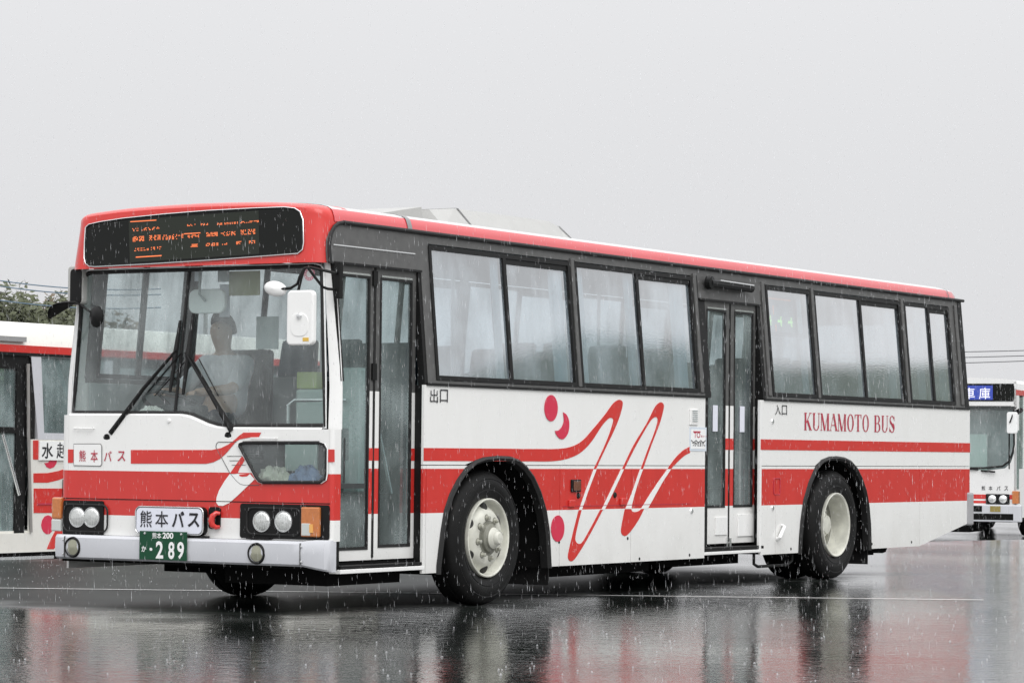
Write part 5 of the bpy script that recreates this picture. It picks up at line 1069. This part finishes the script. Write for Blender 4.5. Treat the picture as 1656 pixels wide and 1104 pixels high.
tag(pole(330, 150, 9.0), 'concrete utility pole behind the front bus near its windscreen', 'utility pole', 'utility poles')
tag(pole(1290, 190, 9.0), 'concrete utility pole behind the front bus near its rear wheel', 'utility pole', 'utility poles')
M_cab = pmat('cable_blue', (.10, .16, .22), .6); M_cab2 = pmat('cable_grey', (.12, .12, .13), .6)
def wire(p0, p1, pxs, D, mat, r, lab, grp):
    q = []
    for k in range(13):
        t = k/12; pp = p0.lerp(p1, t); pp.z -= .10*4*t*(1-t); q.append(pp)
    tag(MB().tube(q, r, 5).build('overhead_wire', mat), lab, 'wire', grp)
nmz = ('uppermost', 'middle', 'lowest')
for k, (ya, yb) in enumerate(((449, 457), (458, 466), (481, 487))): wire(at_dist(-30, ya, 60), at_dist(260, yb+10, 62), None, 60, M_cab, .012, nmz[k]+' of the three blue cables crossing before the tree at upper left', 'cables at upper left')
for k, (ya, yb) in enumerate(((569, 565), (579, 573), (589, 581))): wire(at_dist(1330, ya+1, 185), at_dist(1760, yb-2, 190), None, 190, M_cab2, .030, nmz[k]+' of the three grey wires above the right parked bus', 'wires above the right bus')

# ================================================================== RAIN
rr_ = random.Random(99)
m = bpy.data.materials.new('rain_water'); m.use_nodes = True; t = m.node_tree; t.nodes.clear()
o_ = N(t, 'ShaderNodeOutputMaterial'); tr_ = N(t, 'ShaderNodeBsdfTransparent'); gl_ = N(t, 'ShaderNodeBsdfTranslucent'); gl_.inputs[0].default_value = (.95, .96, .97, 1); ms_ = N(t, 'ShaderNodeMixShader'); ms_.inputs[0].default_value = .33
t.links.new(tr_.outputs[0], ms_.inputs[1]); t.links.new(gl_.outputs[0], ms_.inputs[2]); t.links.new(ms_.outputs[0], o_.inputs[0])
mb = MB(); slant = Vector((.035, -.03, -1)).normalized()
for k in range(150000):
    c = Vector((rr_.uniform(-11, 20), rr_.uniform(-9.5, 12), rr_.uniform(0, 5.2)))
    if (c-CAM).length < 9 or (0 < c.x < 11.6 and 0 < c.y < 2.49 and c.z < 3): continue
    L = rr_.uniform(.006, .024)*rr_.uniform(.6, 1.2); r_ = rr_.uniform(.0004, .0011); a_ = slant*L; u_, v_ = Vector((r_, 0, 0)), Vector((0, r_, 0)); i0 = len(mb.v)
    mb.v += [tuple(c-a_), tuple(c+a_), tuple(c+u_+a_*.3), tuple(c+v_+a_*.3), tuple(c-u_+a_*.3), tuple(c-v_+a_*.3)]
    for q in range(4): mb.f += [(i0, i0+2+q, i0+2+(q+1) % 4), (i0+1, i0+2+(q+1) % 4, i0+2+q)]
tag(mb.build('rain', m, recalc=False), 'falling rain drops over the whole wet lot', 'rain', kind='stuff')
mb = MB()
for k in range(3200):
    x, y = rr_.uniform(-9, 20), rr_.uniform(-7.5, 9)
    if -.1 < x < 11.6 and -.05 < y < 2.5: continue
    z = gz(x, y); n_ = 4; r_ = rr_.uniform(.003, .008); h_ = rr_.uniform(.004, .015)
    i0 = len(mb.v); mb.v += [(x+r_*math.cos(t_*1.5708), y+r_*math.sin(t_*1.5708), z+.002) for t_ in range(4)]+[(x+r_*.5*math.cos(t_*1.5708), y+r_*.5*math.sin(t_*1.5708), z+h_) for t_ in range(4)]
    mb.f += [(i0+q, i0+(q+1) % 4, i0+4+(q+1) % 4, i0+4+q) for q in range(4)]+[(i0+4, i0+5, i0+6, i0+7)]
tag(mb.build('rain_splashes', m, recalc=False), 'small rain splashes leaping from the wet asphalt', 'splashes', kind='stuff')
